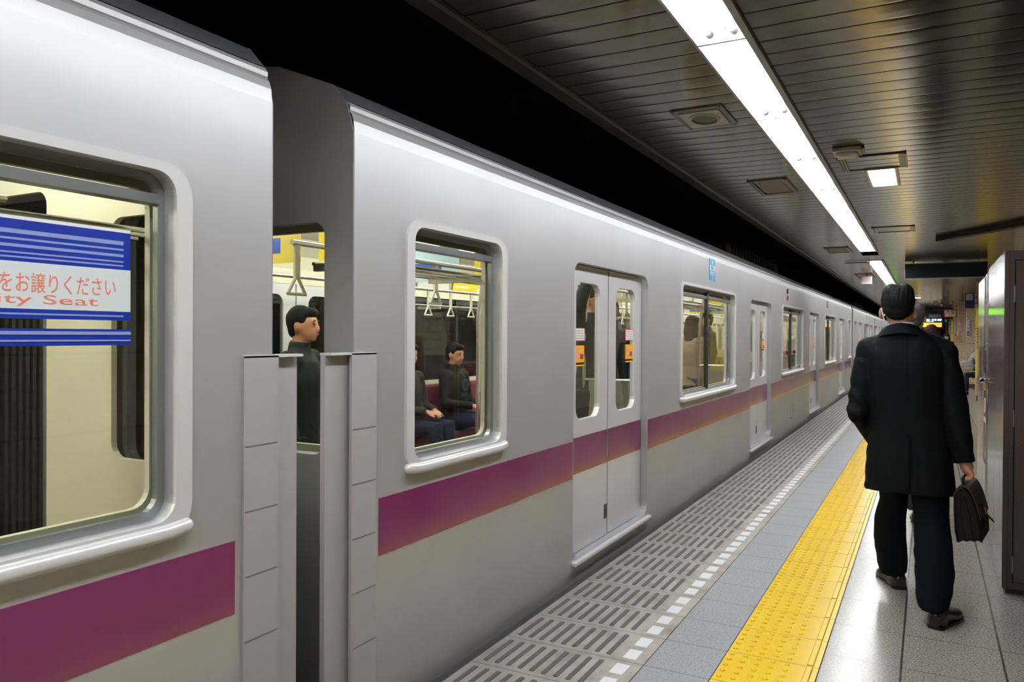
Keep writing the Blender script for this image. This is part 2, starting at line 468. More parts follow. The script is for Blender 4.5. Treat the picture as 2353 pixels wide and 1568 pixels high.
ordn = ['nearest', 'second', 'third', 'fourth', 'fifth', 'sixth', 'seventh', 'eighth', 'ninth', 'tenth', 'eleventh', 'twelfth']
vis = 0
for i, y in enumerate(yl):
    if y < 2.2: lb = 'white twin-tube ceiling light behind the viewer, out of the photo'
    elif y < 12.8:
        lb = 'white twin-tube ceiling light, %s of the long row above the platform' % ordn[vis]; vis += 1
    elif y < 18:
        lb = 'white twin-tube ceiling light, %s after the gap in the row' % ['first', 'second', 'third', 'fourth'][min(3, int((y - 13.5) / 1.2575))]
    else: lb = 'far white twin-tube ceiling light hidden behind the walking man'
    if i == 0: lp0.location.y = y; lp0['label'] = lb
    else: copy_tree(lp0, (-.758, y, ZC), lb)

# ------------------------------------------------------------------ ceiling fittings
S = mat('panel_frame', (108, 98, 82), .35, .7)
# loudspeaker
sx, sy = -1.103, 4.285
t = thing('ceiling_speaker', 'square metal ceiling loudspeaker plate with a round grille near the first lights', 'loudspeaker', (sx, sy, ZC))
mp = lambda a, b, w: (a, b, -w)
MB().plate([rect(-.14, .14, -.2, .2), rrect(-.108, .108, -.15, .15, .01)], .008, mp).obj('frame', mat('speaker_frame', (112, 108, 98), .4, .7), t)
MB().plate([rrect(-.108, .108, -.15, .15, .01), [(a * .083, b * .12) for a, b in circ(0, 0, 1, 32)]], .014, mp).obj('face_plate', mat('speaker_face', (176, 170, 156), .45, .2), t)
g = MB(); g.plate([[(a * .083, b * .12) for a, b in circ(0, 0, 1, 32)], [(a * .068, b * .1) for a, b in circ(0, 0, 1, 32)]], .018, mp)
g.plate([[(a * .068, b * .1) for a, b in circ(0, 0, 1, 32)]], .006, mp, 1)
g.obj('grille', [mat('speaker_ring', (160, 154, 140), .4, .3), mat('speaker_mesh', (120, 114, 100), .8)], t)
for a in (-.125, .125):
    for b in (-.185, .185): MB().tube([(a, b, -.006), (a, b, -.011)], .006, 8).obj('screw', mat('screw_dark', (50, 46, 40), .4, .8), t)
def hatch(x0, x1, y0, y1, label, fluted, name='access_panel'):
    cx, cy = (x0 + x1) / 2, (y0 + y1) / 2; a, b = (x1 - x0) / 2, (y1 - y0) / 2
    t = thing(name, label, 'ceiling panel', (cx, cy, ZC), group=None)
    fr = MB()
    for s in (-1, 1):
        for j in range(3 if fluted else 2):
            x = s * (a - .008 - j * .017)
            fr.box(min(x - .007, x + .007), max(x - .007, x + .007), -b, b, -.014 + .003 * j, 0)
        fr.box(-a, a, s * b - .006, s * b + .006, -.009, 0)
    fr.obj('frame', S, t)
    pn = MB().box(-a + .05, a - .05, -b + .006, b - .006, -.0035, 0)
    if fluted:
        for yy in (-b / 3, b / 3): pn.box(-a + .05, a - .05, yy - .004, yy + .004, -.0042, -.0034, 1)
    pn.obj('panel', [ceilm if fluted else mat('hatch_face_tan', (118, 102, 78), .5, .4), mat('joint_black', (0, 0, 0))], t)
hatch(-1.262, -.965, 6.2, 6.82, 'tan ceiling access panel left of the lights, nearest one', False)
hatch(-1.27, -.96, 11.31, 12.05, 'tan ceiling access panel left of the lights, middle one', False)
hatch(-1.26, -.96, 16.2, 17.6, 'tan ceiling access panel above the small hanging white box lamp', False)
hatch(-.562, -.135, 5.69, 6.14, 'wide slatted ceiling panel with fluted ends between detector and square lamp', True)
hatch(-.565, -.135, 9.45, 9.91, 'wide slatted ceiling panel with fluted ends before the hanging navy sign', True)
t = thing('alarm_box', 'pale grey plastic detector box on the ceiling right of the lights', 'detector', (-.47, 5.45, ZC))
MB().box(-.085, .085, -.09, .09, -.03, 0).obj('base', mat('pale_plastic', (196, 186, 172), .5), t, bevel=.006)
MB().box(-.065, .065, -.07, .07, -.050, -.03).box(.085, .1, -.05, .05, -.022, -.004).obj('cover', mat('pale_plastic2', (204, 194, 180), .5), t, bevel=.006)
MB().box(-.045, .03, -.055, -.045, -.0512, -.05).obj('marking', mat('mark_grey', (120, 112, 104), .6), t)
# square lamp
t = thing('square_ceiling_lamp', 'bright square ceiling lamp with one short bulb beside the fluted panel', 'ceiling light', (-.309, 6.49, ZC))
MB().plate([rect(-.108, .108, -.36, .36), rect(-.088, .088, -.34, .34)], .014, lambda a, b, w: (a, b, -w)).obj('trim_frame', trimm, t)
MB().add([(-.088, -.34, .0), (.088, -.34, .0), (.088, .34, .0), (-.088, .34, .0), (-.06, -.24, .085), (.06, -.24, .085), (.06, .20, .085), (-.06, .20, .085)],
         [(0, 1, 5, 4), (1, 2, 6, 5), (2, 3, 7, 6), (3, 0, 4, 7), (4, 5, 6, 7)]).obj('reflector', mat('lamp_reflector_lit', (246, 248, 252), .4), t)
MB().tube([(0, -.12, .030), (0, .24, .030)], .020, 12, caps='round').obj('bulb', tubem, t)
t = thing('square_ceiling_lamp', 'small far lit ceiling lamp just above the grey hair', 'ceiling light', (-.28, 26.3, ZC))
MB().box(-.08, .08, -.3, .3, -.02, 0).obj('housing', trimm, t); MB().box(-.07, .07, -.29, .29, -.024, -.02).obj('diffuser', mat('diffuser_lit', (250, 250, 255), .4, emit=6), t)
# surface duct running across the ceiling
t = thing('ceiling_duct', 'dark cable duct fixed at an angle across the right ceiling', 'cable duct', (.095, 10.68, ZC))
d = Vector((.771, -1.11, 0)); L = d.length * 2.6
MB().box(0, L, -.03, .03, -.055, 0).box(0, L, .03, .034, -.06, 0).obj('duct', mat('duct_brown', (64, 56, 46), .45, .5), t, rot=(0, 0, math.atan2(d.y, d.x)))
# small hanging white box lamp
t = thing('box_lamp', 'small white box lamp hanging from the ceiling above the train side', 'lamp', (-1.05, 16.3, ZC))
MB().box(-.01, .01, -.01, .01, -.05, -.0).each('stem', trimm, t)
MB().box(-.09, .09, -.05, .11, -.2, -.05).obj('housing', mat('box_white', (225, 222, 214), .5), t, bevel=.01)
MB().box(-.075, .075, -.052, -.05, -.165, -.10).obj('face', mat('box_red', (216, 176, 168), .5), t)
for i, (x, y, lb) in enumerate([(-1.0, 13.6, 'thin pale sprinkler pipe on the ceiling near the train')]):
    t = thing('ceiling_pipe', lb, 'pipe', (x, y, ZC))
    MB().tube([(-.2, 0, -.02), (.16, 0, -.02)], .008, 8).obj('tube_run', trimm, t)
    MB().tube([(.16, 0, -.003), (.16, 0, -.04)], .014, 8).obj('nozzle', trimm, t)
for x, y, lb, nm in [(.21, 30, 'pale square ceiling box far along, leftmost of the small fittings', 'ceiling_box'), (.39, 30, 'pale far ceiling camera on a stem between two small fittings', 'security_camera'), (.69, 30, 'pale rounded ceiling unit far along near the stone pillars', 'ceiling_unit')]:
    if nm == 'security_camera':
        t = thing(nm, lb, 'camera', (x, y, ZC)); MB().tube([(0, 0, 0), (0, 0, -.08)], .012, 8).each('stem', mat('black_plastic', (20, 20, 22), .4), t)
        MB().box(-.045, .045, -.12, .06, -.16, -.08).obj('housing', mat('pale_plastic', (0, 0, 0)), t, bevel=.012)
    elif nm == 'ceiling_box':
        o = MB().box(-.065, .065, -.06, .06, -.1, 0).obj(nm, mat('tan_plastic', (196, 170, 138), .5), bevel=.006, loc=(x, y, ZC)); tag(o, lb, 'ceiling fitting')
    else:
        o = MB().tube([(0, 0, 0), (0, 0, -.03), (0, 0, -.08), (0, 0, -.1)], [.07, .07, .06, .02], 14).obj(nm, mat('tan_plastic', (0, 0, 0)), loc=(x, y, ZC)); tag(o, lb, 'ceiling fitting')

# ------------------------------------------------------------------ hanging signs
navy = mat('navy_sign', (4, 34, 52), .35)
W1 = mat('lit_white', (235, 243, 255), .4, emit=3.2); LB = mat('lit_blue', (20, 42, 86), .4, emit=.8)
t = thing('hanging_sign', 'long blank navy sign box hanging just under the ceiling', 'sign', (.233, 14.1, 2.45))
sw, sh = .575, .125
MB().box(-sw, sw, -.05, .05, -sh, sh).obj('sign_box', [mat('sign_trim', (178, 180, 182), .35, .6)], t, bevel=.004)
MB().box(-sw + .008, sw - .008, -.0525, -.05, -sh + .012, sh - .012).obj('blank_panel', navy, t)
f = MB().box(-sw + .008, sw - .008, .05, .0525, -sh + .012, sh - .012, 0)
mpb = lambda a, b, w: (-a, .0535 + w, b)
f.text('5', .2, lambda a, b, w: mpb(a + .42, b, w), 1, bold=.004); f.text('都営地下鉄', .1, lambda a, b, w: mpb(a + .02, b + .045, w), 1, wid=.5)
f.text('番線 方面 のりかえ', .085, lambda a, b, w: mpb(a - .05, b - .05, w), 1, wid=.72)
f.obj('lit_panel', [LB, W1], t)
for x in (-.45, .45): MB().tube([(x, 0, sh), (x, 0, .149)], .012, 8).each('hanger', trimm, t)
# far signs
def board(name, label, x0, x1, z0, z1, y, m, trim=None, cat='sign', dep=.06):
    t = thing(name, label, cat, ((x0 + x1) / 2, y, z0)); a = (x1 - x0) / 2
    MB().box(-a, a, 0, dep, 0, z1 - z0).obj('board', trim or m, t)
    if trim: MB().box(-a + .015, a - .015, -.003, 0, .012, z1 - z0 - .012).obj('face', m, t)
    return t
nv = mat('deep_navy', (8, 18, 40), .3)
t = board('hanging_sign', 'wide dark navy sign board far along above the yellow sign', -.9, .885, 2.14, 2.5, 36, nv)
MB().box(.06, .47, -.006, 0, .06, .19).obj('pale_panel', mat('pale_panel', (150, 160, 178), .5), t); MB().box(.03, .07, -.008, 0, .04, .22).obj('blue_marker', mat('cyan_mark', (0, 120, 160), .5), t)
tx = MB().text('日本橋 銀座 方面', .09, lambda a, b, w: (a + .27, -.008 - w, b + .125), 0, wid=.36); tx.obj('lettering', mat('grey_letter', (70, 78, 96), .6), t)
for x in (-.8, .8): MB().tube([(x, .03, .36), (x, .03, .46)], .015, 8).each('hanger', nv, t)
t = thing('ceiling_beam', 'dark navy bar across the ceiling above the far navy sign', 'beam', (0, 36.4, 2.5)); MB().box(-.95, .885, 0, .2, .04, .1).obj('bar', nv, t)
t = board('lit_sign', 'lit dark blue sign with white writing above the yellow sign', -.42, .505, 1.976, 2.1, 34, LB, nv, dep=.1)
MB().text('2', .12, lambda a, b, w: (a - .36, -.005 - w, b + .06), 0, bold=.004).text('番線 渋谷・新宿 方面', .075, lambda a, b, w: (a + .05, -.005 - w, b + .085), 0, wid=.72, bold=.002).text('for Shibuya', .05, lambda a, b, w: (a - .05, -.005 - w, b + .03), 0, wid=.4).obj('lettering', W1, t)
MB().tube([(-.3, .05, .12), (-.3, .05, .625)], .006, 6).tube([(.3, .05, .12), (.3, .05, .625)], .006, 6).each('hanger', nv, t)
t = board('yellow_sign', 'lit yellow sign with a black upward arrow and orange writing', -.42, .477, 1.775, 1.965, 34, mat('lit_yellow', (250, 214, 84), .4, emit=.75), mat('sign_side', (130, 70, 40), .5), dep=.1)
ar = MB().box(-.22, -.205, -.007, -.004, .035, .14).add([(-.2125, -.006, .155), (-.265, -.006, .105), (-.252, -.006, .09), (-.2125, -.006, .128), (-.173, -.006, .09), (-.16, -.006, .105)], [(0, 1, 2, 3), (0, 3, 4, 5)])
ar.obj('arrow', mat('arrow_black', (40, 30, 10), .6), t)
MB().text('出口 のりかえ 4', .085, lambda a, b, w: (a + .14, -.005 - w, b + .1), 0, wid=.5).obj('lettering', mat('orange_letter', (230, 120, 20), .5), t)
MB().tube([(-.3, .05, .19), (-.3, .05, .20)], .012, 8).tube([(.3, .05, .19), (.3, .05, .20)], .012, 8).each('hanger', nv, t)
t = thing('exit_sign', 'glowing green exit light hanging beyond the walking man', 'sign', (-1.1, 28.4, 2.1))
MB().box(-.2, .2, 0, .08, 0, .2).obj('housing', mat('sign_side2', (200, 200, 200), .5), t); MB().box(-.19, .19, -.004, 0, .01, .19).obj('lit_face', mat('lit_green', (150, 255, 40), .4, emit=3), t)
MB().tube([(0, .04, .2), (0, .04, .5)], .012, 8).each('hanger', trimm, t)
# red and white sign on poles
t = thing('alarm_sign', 'white sign with red hatched border and yellow strip by the far pillars', 'sign', (.632, 29, 2.05))
MB().box(-.18, .18, 0, .02, 0, .245).obj('border', mat('sign_red', (196, 40, 44), .5), t)
pl = MB().box(-.155, .155, -.003, 0, .025, .22, 0)
for i in range(14):
    for z in (.003, .228): pl.box(-.172 + i * .025, -.162 + i * .025, -.002, 0, z, z + .014, 0)
pl.box(-.11, -.03, -.005, -.003, .12, .2, 1).box(.04, .10, -.005, -.003, .12, .2, 1).box(-.055, .15, -.005, -.003, .045, .09, 2).box(-.125, -.115, -.005, -.003, .05, .11, 3).ell((-.07, -.006, .155), (.02, .004, .022), None, 8, 6, 0).box(.055, .085, -.007, -.005, .15, .18, 0)
pl.obj('face', [mat('sign_white', (228, 226, 224), .5), mat('sign_red', (0, 0, 0)), mat('sign_yel', (216, 190, 10), .5), mat('arrow_black', (0, 0, 0))], t)
br = MB()
for z in (.06, .17): br.tube([(.18, .03, z), (.45, .03, z)], .012, 6)
br.tube([(.23, .03, -.62), (.23, .03, .549)], .012, 8); br.obj('bracket', mat('pipe_white', (206, 200, 188), .4, .3), t)

# ------------------------------------------------------------------ pillars and what hangs on them
def pillar(y, w=.7, label=''):
    t = thing('stone_pillar', label, 'pillar', (.92, y, 0), group='beige stone pillars along the platform')
    MB().box(0, w, 0, w * .22, .115, ZC).obj('shaft', colm, t); MB().box(.02, w, .02, w * .22 - .02, 0, .115).obj('plinth', mat('brown_plinth', (92, 70, 52), .4), t); return t
py = [19.6, 24.4, 29.8, 35.2, 40.0, 45.0, 53.0]
names = ['nearest beige stone pillar, with the tall yellow panel, beyond the cabinets', 'beige stone pillar with the largest white and purple plate', 'beige stone pillar behind the orange box, third along',
         'beige stone pillar carrying the second largest white and purple plate', 'far beige stone pillar with a narrow yellow panel beside the navy plate', 'far beige stone pillar behind the masked person', 'far beige stone pillar carrying the smallest white plate']
for y, n in zip(py, names): pillar(y, label=n)
yp = mat('yellow_panel', (255, 232, 92), .6, spec=.2)
def ypanel(y, x, w, z0, z1, lb, wavy=False):
    t = thing('column_sign', lb, 'sign', (x, y - .018, z0), group=None)
    if wavy:
        h = z1 - z0; lpp = [(0, 0), (w, 0), (w, h)] + [(.012 * math.sin(v * 9) - .012 * math.sin(h * 9) + .0, v) for v in [h - i * h * .04 for i in range(11)]] + [(0, h * .5)]
        MB().plate([lpp], .018, lambda a, b, c: (a, c, b)).obj('board', yp, t)
        ch = MB()
        for i, c in enumerate('東西線日本橋方面'): ch.text(c, .045, lambda a, b, c2, i=i: (a + .022, -.002 - c2, b + h * .70 - i * .06))
        ch.obj('lettering', mat('dark_letter', (70, 60, 30), .6), t)
    else:
        MB().box(0, w, 0, .018, 0, z1 - z0).obj('board', yp, t)
        MB().box(w * .35, w * .65, -.002, 0, (z1 - z0) * .4, (z1 - z0) * .46).obj('mark', mat('dark_letter', (0, 0, 0)), t)
ypanel(19.6, .925, .35, .512, 2.03, 'tall yellow panel with a wavy edge on the nearest pillar', True)
ypanel(40.0, .921, .07, 1.2, 2.09, 'narrow tall yellow panel on the far pillar right of the small navy plate')
def plate_sign(x0, x1, z0, z1, y, lb):
    t = thing('station_plate', lb, 'sign', (x0, y - .02, z0), group='white and purple plates on the pillars'); w = x1 - x0; h = z1 - z0
    MB().box(0, w, 0, .02, 0, h).obj('board', mat('plate_white', (226, 226, 236), .4), t)
    MB().box(.01, w - .012, -.002, 0, .02, h * .34).obj('purple_block', mat('plate_purple', (124, 108, 190), .5), t)
    ch = MB()
    for i, c in enumerate('日本橋'): ch.text(c, min(.075, w * .6), lambda a, b, c2, i=i: (a + w / 2, -.002 - c2, b + h * .85 - i * h * .18))
    ch.obj('lettering', mat('dark_letter', (0, 0, 0)), t)
for x0, x1, y, lb in ((.921, .995, 24.4, 'largest white and purple station plate, on the second pillar'), (.921, .985, 35.2, 'second largest white and purple station plate, left of the orange box'),
                      (.921, .985, 45.0, 'white and purple station plate just right of the masked person'), (.921, .985, 53.0, 'smallest white and purple station plate, left of the masked person')):
    plate_sign(x0, x1, 1.405, 1.872, y, lb)
t = thing('blue_sign', 'square deep blue sign with a pale panel sticking out from the nearest pillar', 'sign', (.794, 19.5, 2.026))
MB().box(-.09, .09, 0, .05, 0, .33).obj('board', mat('royal_navy', (4, 30, 84), .4), t)
MB().box(-.072, .058, -.003, 0, .17, .31).obj('pale_panel', mat('pale_glass', (176, 196, 206), .3), t)
MB().tube([(.09, .025, .10), (.16, .1, .10)], .008, 6).tube([(.09, .025, .24), (.16, .1, .24)], .008, 6).each('arm', mat('black_plastic', (20, 20, 22), .4), t)
t = thing('navy_plate', 'small navy plate with a white symbol, right of the lit blue sign', 'sign', (.715, 39.9, 1.932))
MB().box(-.079, .079, 0, .03, 0, .275).obj('board', nv, t); MB().box(-.055, .04, -.003, 0, .15, .26).obj('symbol', mat('pale_panel', (0, 0, 0)), t)
MB().tube([(.079, .015, .05), (.21, .11, .05)], .01, 6).tube([(.079, .015, .22), (.21, .11, .22)], .01, 6).each('arm', nv, t)
t = thing('orange_box', 'orange emergency box with a white lamp on the far pillar wall', 'alarm box', (.86, 29.72, 1.29))
MB().box(-.04, .04, 0, .08, 0, .21).obj('box', mat('box_orange', (214, 148, 16), .5), t, bevel=.005); MB().tube([(0, .04, .21), (0, .04, .28)], [.03, .02], 10, caps='round').obj('lamp', mat('lamp_white', (235, 232, 226), .3), t)
t = thing('pink_notice', 'small pink and yellow notice above the orange box', 'notice', (.935, 29.77, 1.6))
MB().box(-.022, .022, 0, .012, 0, .3, 0).box(-.02, .02, -.002, 0, .05, .11, 1).obj('sheet', [mat('notice_pink', (226, 186, 214), .6), mat('sign_yel', (0, 0, 0))], t)

# ------------------------------------------------------------------ cabinets on the right
cab, side = m_cabinet(), m_cabside()
t = thing('storage_cabinet', 'dark brown striped metal cabinet at the right edge of the platform', 'cabinet', (.36, 4.91, 0))
w = 1.1
MB().box(.003, w, 0, 1.24, .03, 1.848).obj('carcass', cab, t, bevel=.003)
MB().box(.02, w, .03, 1.2, 0, .03).obj('plinth', mat('black_plastic', (0, 0, 0)), t)
sd = MB().box(0, .003, .002, .62, .03, 1.848).box(0, .003, .626, 1.24, .03, 1.848); sd.each('side_sheet', side, t)
dr = MB().box(.046, w - .09, -.004, .0, .068, 1.80).obj('door', mat('cab_gap', (8, 8, 8), .8), t)
MB().box(.052, w - .09, -.012, -.004, .074, 1.793).obj('door_face', cab, dr)
for z in (1.57, .905, .12):
    MB().tube([(.047, -.010, z), (.047, -.010, z + .09)], .0045, 8).obj('hinge', mat('hinge_steel', (150, 142, 128), .35, .9), dr)
MB().box(.0235, .0245, -.001, 0, .03, 1.848).obj('seam', mat('cab_gap', (0, 0, 0)), t)
# trash bin unit
t = thing('trash_box', 'steel trash box with chrome column and dark panel beside the brown cabinet', 'trash bin', (.36, 6.16, 0))
MB().box(.004, .6, 0, .38, .02, 1.835).obj('carcass', mat('bin_grey', (120, 112, 108), .25, .7), t, bevel=.003)
MB().tube([(.014, .035, .02), (.014, .035, 1.832)], .018, 16).obj('chrome_column', mat('chrome', (225, 226, 230), .06, 1.), t)
dp = MB().box(-.002, .004, .09, .35, .58, 1.01).obj('dark_panel', mat('bin_black', (14, 16, 22), .2), t)
MB().box(-.004, -.002, .075, .09, .56, 1.03).box(-.004, -.002, .35, .362, .56, 1.03).box(-.004, -.002, .075, .362, 1.01, 1.06).obj('yellow_edge', mat('bin_yellow', (206, 160, 70), .5), t)
MB().plate([[(a * .055, b * .055) for a, b in circ(0, 0, 1)], [(a * .045, b * .045) for a, b in circ(0, 0, 1)]], .003, lambda a, b, w: (-.002 - w, .22 + a, .90 + b)).obj('opening_ring', mat('ring_white', (230, 232, 236), .4), t)
MB().text('TRASH BOX', .05, lambda a, b, w: (-.0025 - w, .22 - a, .80 + b), 0, wid=.2).obj('lettering', mat('ring_white', (0, 0, 0)), t)
MB().tube([(-.004, .06, 1.09), (-.03, .10, 1.08), (-.03, .30, 1.08), (-.004, .36, 1.09)], .012, 8).obj('handle', mat('chrome', (0, 0, 0)), t)
MB().tube([(-.012, .1, 1.34), (-.001, .1, 1.34)], .012, 10).obj('lock', mat('chrome', (0, 0, 0)), t)
MB().box(-.003, .004, .09, .35, 1.13, 1.29).box(-.003, .004, .09, .35, .1, .5).each('steel_panel', mat('chrome_soft', (190, 196, 200), .15, .9), t)
# map board unit
def m_map():
    q = NT('map_pattern'); v, p = q.obj()
    n = q.n('ShaderNodeTexVoronoi'); n.distance = 'MANHATTAN'; n.inputs['Scale'].default_value = 5; q.l(q.scale(v, (1, 1.5, .8)), n.inputs['Vector'])
    s = q.n('ShaderNodeSeparateColor'); q.l(n.outputs['Color'], s.inputs[0])
    hi = q.ramp(s.outputs[0], [(.0, lin((104, 88, 86))), (.5, lin((150, 130, 112))), (.8, lin((190, 170, 150)))])
    n2 = q.noise(v, 6, 3)
    lo = q.ramp(n2, [(.35, lin((214, 205, 190))), (.5, lin((196, 150, 120))), (.65, lin((120, 120, 130)))])
    q.base(q.mix(q.math('LESS_THAN', p[2], .86), hi, lo)); q.b.inputs['Roughness'].default_value = .15; q.b.inputs['Metallic'].default_value = .2
    return q.m
t = thing('vending_unit', 'glossy patterned machine with a tan and brown design past the trash box', 'vending machine', (.36, 6.56, 0))
MB().box(.004, .65, 0, .78, .03, 1.83).obj('carcass', mat('unit_grey', (130, 128, 128), .3, .5), t, bevel=.003)
MB().box(0, .004, .01, .77, .05, 1.82).obj('patterned_front', m_map(), t)
MB().box(.02, .6, .02, .75, 0, .03).obj('plinth', mat('black_plastic', (0, 0, 0)), t)
# ------------------------------------------------------------------ the train
CX, HL = -3.15, 9.88
DOORS = [-7.345, -2.445, 2.445, 7.345]
WINS = [(-9.19, .345), (-4.895, .955), (0.0, .955), (4.895, .955), (9.19, .345)]
glass = glass_mat('train_window_glass', (.80, .83, .80)); 
doorp = mat('door_light_grey', (214, 214, 218), .30, .25)
purple = NT('purple_band_film'); purple.base(lin((118, 42, 90))); purple.b.inputs['Roughness'].default_value = .16; purple.b.inputs['Coat Weight'].default_value = .3; purple = purple.m
rubber = mat('black_rubber', (24, 24, 24), .6); cream = mat('interior_cream', (226, 220, 196), .5); sashm = mat('window_sash', (156, 160, 160), .3, .7)
framem = mat('window_frame_steel', (232, 232, 234), .25, .25)
guard = mat('guard_grey', (168, 164, 168), .55); endp = mat('car_end_grey', (140, 138, 140), .5, .2)
roofm = mat('car_roof_grey', (70, 70, 74), .7); undm = mat('underframe_black', (28, 28, 28), .8)
seatm = mat('seat_moquette', (120, 40, 60), .85, bump=.3); tubes = mat('grab_rail_steel', (205, 205, 200), .2, .9)
lampi = NT('interior_lamp'); lampi.b.inputs['Emission Color'].default_value = (1, .97, .90, 1); lampi.b.inputs['Emission Strength'].default_value = ILAMP; lampi = lampi.m
mx = lambda a, b, w: (1.34 + w, a, b)   # plate on the side plane, outer face at 1.40 when thick = .06
SZ0, SZ1 = .06, 1.98

def door_loop(c): 
    P = rrect(c - .65, c + .65, .11, 1.80, .09); return P
def side_mesh():
    m = MB()
    holes = [door_loop(c) for c in DOORS] + [rrect(c - h, c + h, .89, 1.80, .06) for c, h in WINS]
    m.plate([rect(-HL, HL, SZ0, SZ1)] + holes, .06, mx)
    up = [(1.40, SZ1), (1.3995, 2.08), (1.396, 2.12), (1.387, 2.145), (1.376, 2.157), (1.380, 2.160), (1.381, 2.174), (1.368, 2.190)]
    m.sweep(up, -HL, HL); m.sweep([(1.40, SZ0), (1.399, -.02), (1.392, -.10), (1.375, -.2), (1.35, -.30)], -HL, HL)
    return m
def lamp_round(mb, y, z): mb.tube([(1.4, y, z), (1.412, y, z)], .035, 14)
def car_proto():
    t = thing('subway_car', 'x', 'train car', (CX, 0, -1.2), group='stainless subway cars with a purple band')
    Z = 1.2
    def P(mb, name, m, parent=None, **k):
        o = mb.obj(name, m, parent or t, **k)
        if parent is None: o.location.z = Z
        return o
    def PE(mb, name, m, **k):
        os_l = mb.each(name, m, t, **k)
        for o in os_l: o.location.z = Z
        return os_l
    def both(o):
        if isinstance(o, list): return [both(q) for q in o]
        c = o.copy(); COL.objects.link(c); c.rotation_euler = (0, 0, PI); c.parent = o.parent
        for g in kids(o): e = g.copy(); COL.objects.link(e); e.parent = c
        return c
    both(P(side_mesh(), 'side_panel', steel))
    li = MB().plate([rect(-HL + .05, HL - .05, .06, 1.9)] + [rrect(c - .62, c + .62, .12, 1.78, .05) for c in DOORS] + [rrect(c - h + .02, c + h - .02, .92, 1.76, .05) for c, h in WINS], .02, lambda a, b, w: (1.31 + w, a, b))
    li.sweep([(1.31, 1.9), (1.28, 2.0), (1.12, 2.12)], -HL + .05, HL - .05)
    both(P(li, 'interior_lining', cream))
    # purple band, broken at the doors
    bd = MB(); ed = [-HL + .14] + sum([[c - .66, c + .66] for c in DOORS], []) + [HL - .14]
    for i in range(0, len(ed), 2): bd.box(1.3995, 1.4015, ed[i], ed[i + 1], .575, .785)
    both(PE(bd, 'purple_band', purple))
    # doors: two leaves each
    rz = MB()
    for c in DOORS:
        rz.box(1.395, 1.43, c - .67, c + .67, .080, .108)
    both(PE(rz, 'door_sill', framem, bevel=.008))
    leaf = None
    for c in DOORS:
        for s in (-1, 1):
            if leaf is None:
                m = MB().plate([rect(-.318, .318, .114, 1.795), rrect(-.185, .185, .885, 1.695, .075)], .035, lambda a, b, w: (1.305 + w, a, b))
                leaf = m.mesh('door', doorp); 
                gm = MB().box(1.318, 1.324, -.19, .19, .88, 1.70).mesh('pane', glass)
                bm_ = MB().box(1.3395, 1.3415, -.318, .318, .575, .785).mesh('band', purple)
                ws = MB().box(1.3265, 1.328, -.075, .075, .0, .078, 0).box(1.328, 1.329, -.071, .071, .005, .073, 1)
                for k in range(4): ws.box(1.329, 1.3295, -.055, .055, .014 + k * .015, .018 + k * .015, 2)
                ws = ws.mesh('notice_sticker', [mat('sticker_red', (214, 60, 50), .5), mat('sticker_white', (232, 230, 230), .5), mat('sticker_grey', (150, 150, 160), .5)])
                os_ = MB().box(1.3265, 1.328, -.07, .07, 0, .10, 0).box(1.3265, 1.329, -.07, .07, -.012, -.002, 1).box(1.3265, 1.329, -.07, .07, -.022, -.014, 0).box(1.328, 1.3292, -.05, .0, .03, .08, 2).box(1.328, 1.3292, .01, .055, .02, .05, 3)
                os_ = os_.mesh('caution_sticker', [mat('sticker_orange', (246, 168, 20), .5), rubber, mat('sticker_pink', (238, 160, 120), .5), mat('sticker_dark', (120, 70, 90), .5)])
                rb = MB().box(1.30, 1.336, -.3245, -.318, .114, 1.795).box(1.30, 1.336, .318, .3245, .114, 1.795).mesh('edge_rubber', rubber)
                pr = [gm, bm_, rb]; lt = MB().box(1.340, 1.343, .27, .318, .22, .31).box(1.343, 1.345, .29, .31, .24, .29).mesh('latch_plate', mat('latch_brown', (84, 76, 72), .4, .4))
            o = bpy.data.objects.new('door', leaf); COL.objects.link(o); o.parent = t; o.location = (.012, c + s * .325, Z)
            for me in pr: q = bpy.data.objects.new(me.name.split('.')[0], me); COL.objects.link(q); q.parent = o; q.rotation_euler = (0, 0, 0)
            if s < 0: q = bpy.data.objects.new('latch_plate', lt); COL.objects.link(q); q.parent = o
            for me, z in ((ws, 1.348), (os_, 1.222)):
                q = bpy.data.objects.new(me.name.split('.')[0], me); COL.objects.link(q); q.parent = o; q.location = (0, s * .105, z)
            d = bpy.data.objects.new('door', leaf); COL.objects.link(d); d.parent = t; d.location = (-.012, c + s * .325, Z); d.rotation_euler = (0, 0, PI)
            q = bpy.data.objects.new('pane', gm); COL.objects.link(q); q.parent = d
    # windows
    for c, h in WINS:
        fr = MB().plate([rrect(-h - .05, h + .05, .845, 1.825, .085), rrect(-h, h, .89, 1.80, .06)], .012, lambda a, b, w: (1.40 + w, a, b))
        w = P(fr, 'window', framem, bevel=.004); w.location.y = c
        MB().tube([(1.408, -h - .03, .868), (1.412, -h + .03, .862), (1.412, h - .03, .862), (1.408, h + .03, .868)], .022, 10, caps='round').obj('lower_lip', framem, w)
        sa = MB().plate([rrect(-h, h, .89, 1.80, .06), rrect(-h + .022, h - .022, .912, 1.778, .045)], .02, lambda a, b, w: (1.345 + w, a, b))
        sa.sweep([(1.352, 1.715), (1.37, 1.72), (1.37, 1.745), (1.352, 1.75)], -h + .02, h - .02)
        sa.obj('sash', sashm, w)
        MB().box(1.350, 1.355, -h + .015, h - .015, .905, 1.785).obj('pane', glass, w)
        if h > .6: MB().box(1.344, 1.372, -.022, .022, .90, 1.79).obj('mullion', rubber, w)
        d = w.copy(); COL.objects.link(d); d.rotation_euler = (0, 0, PI); d.location.y = -c
        for g in kids(w): e = g.copy(); COL.objects.link(e); e.parent = d
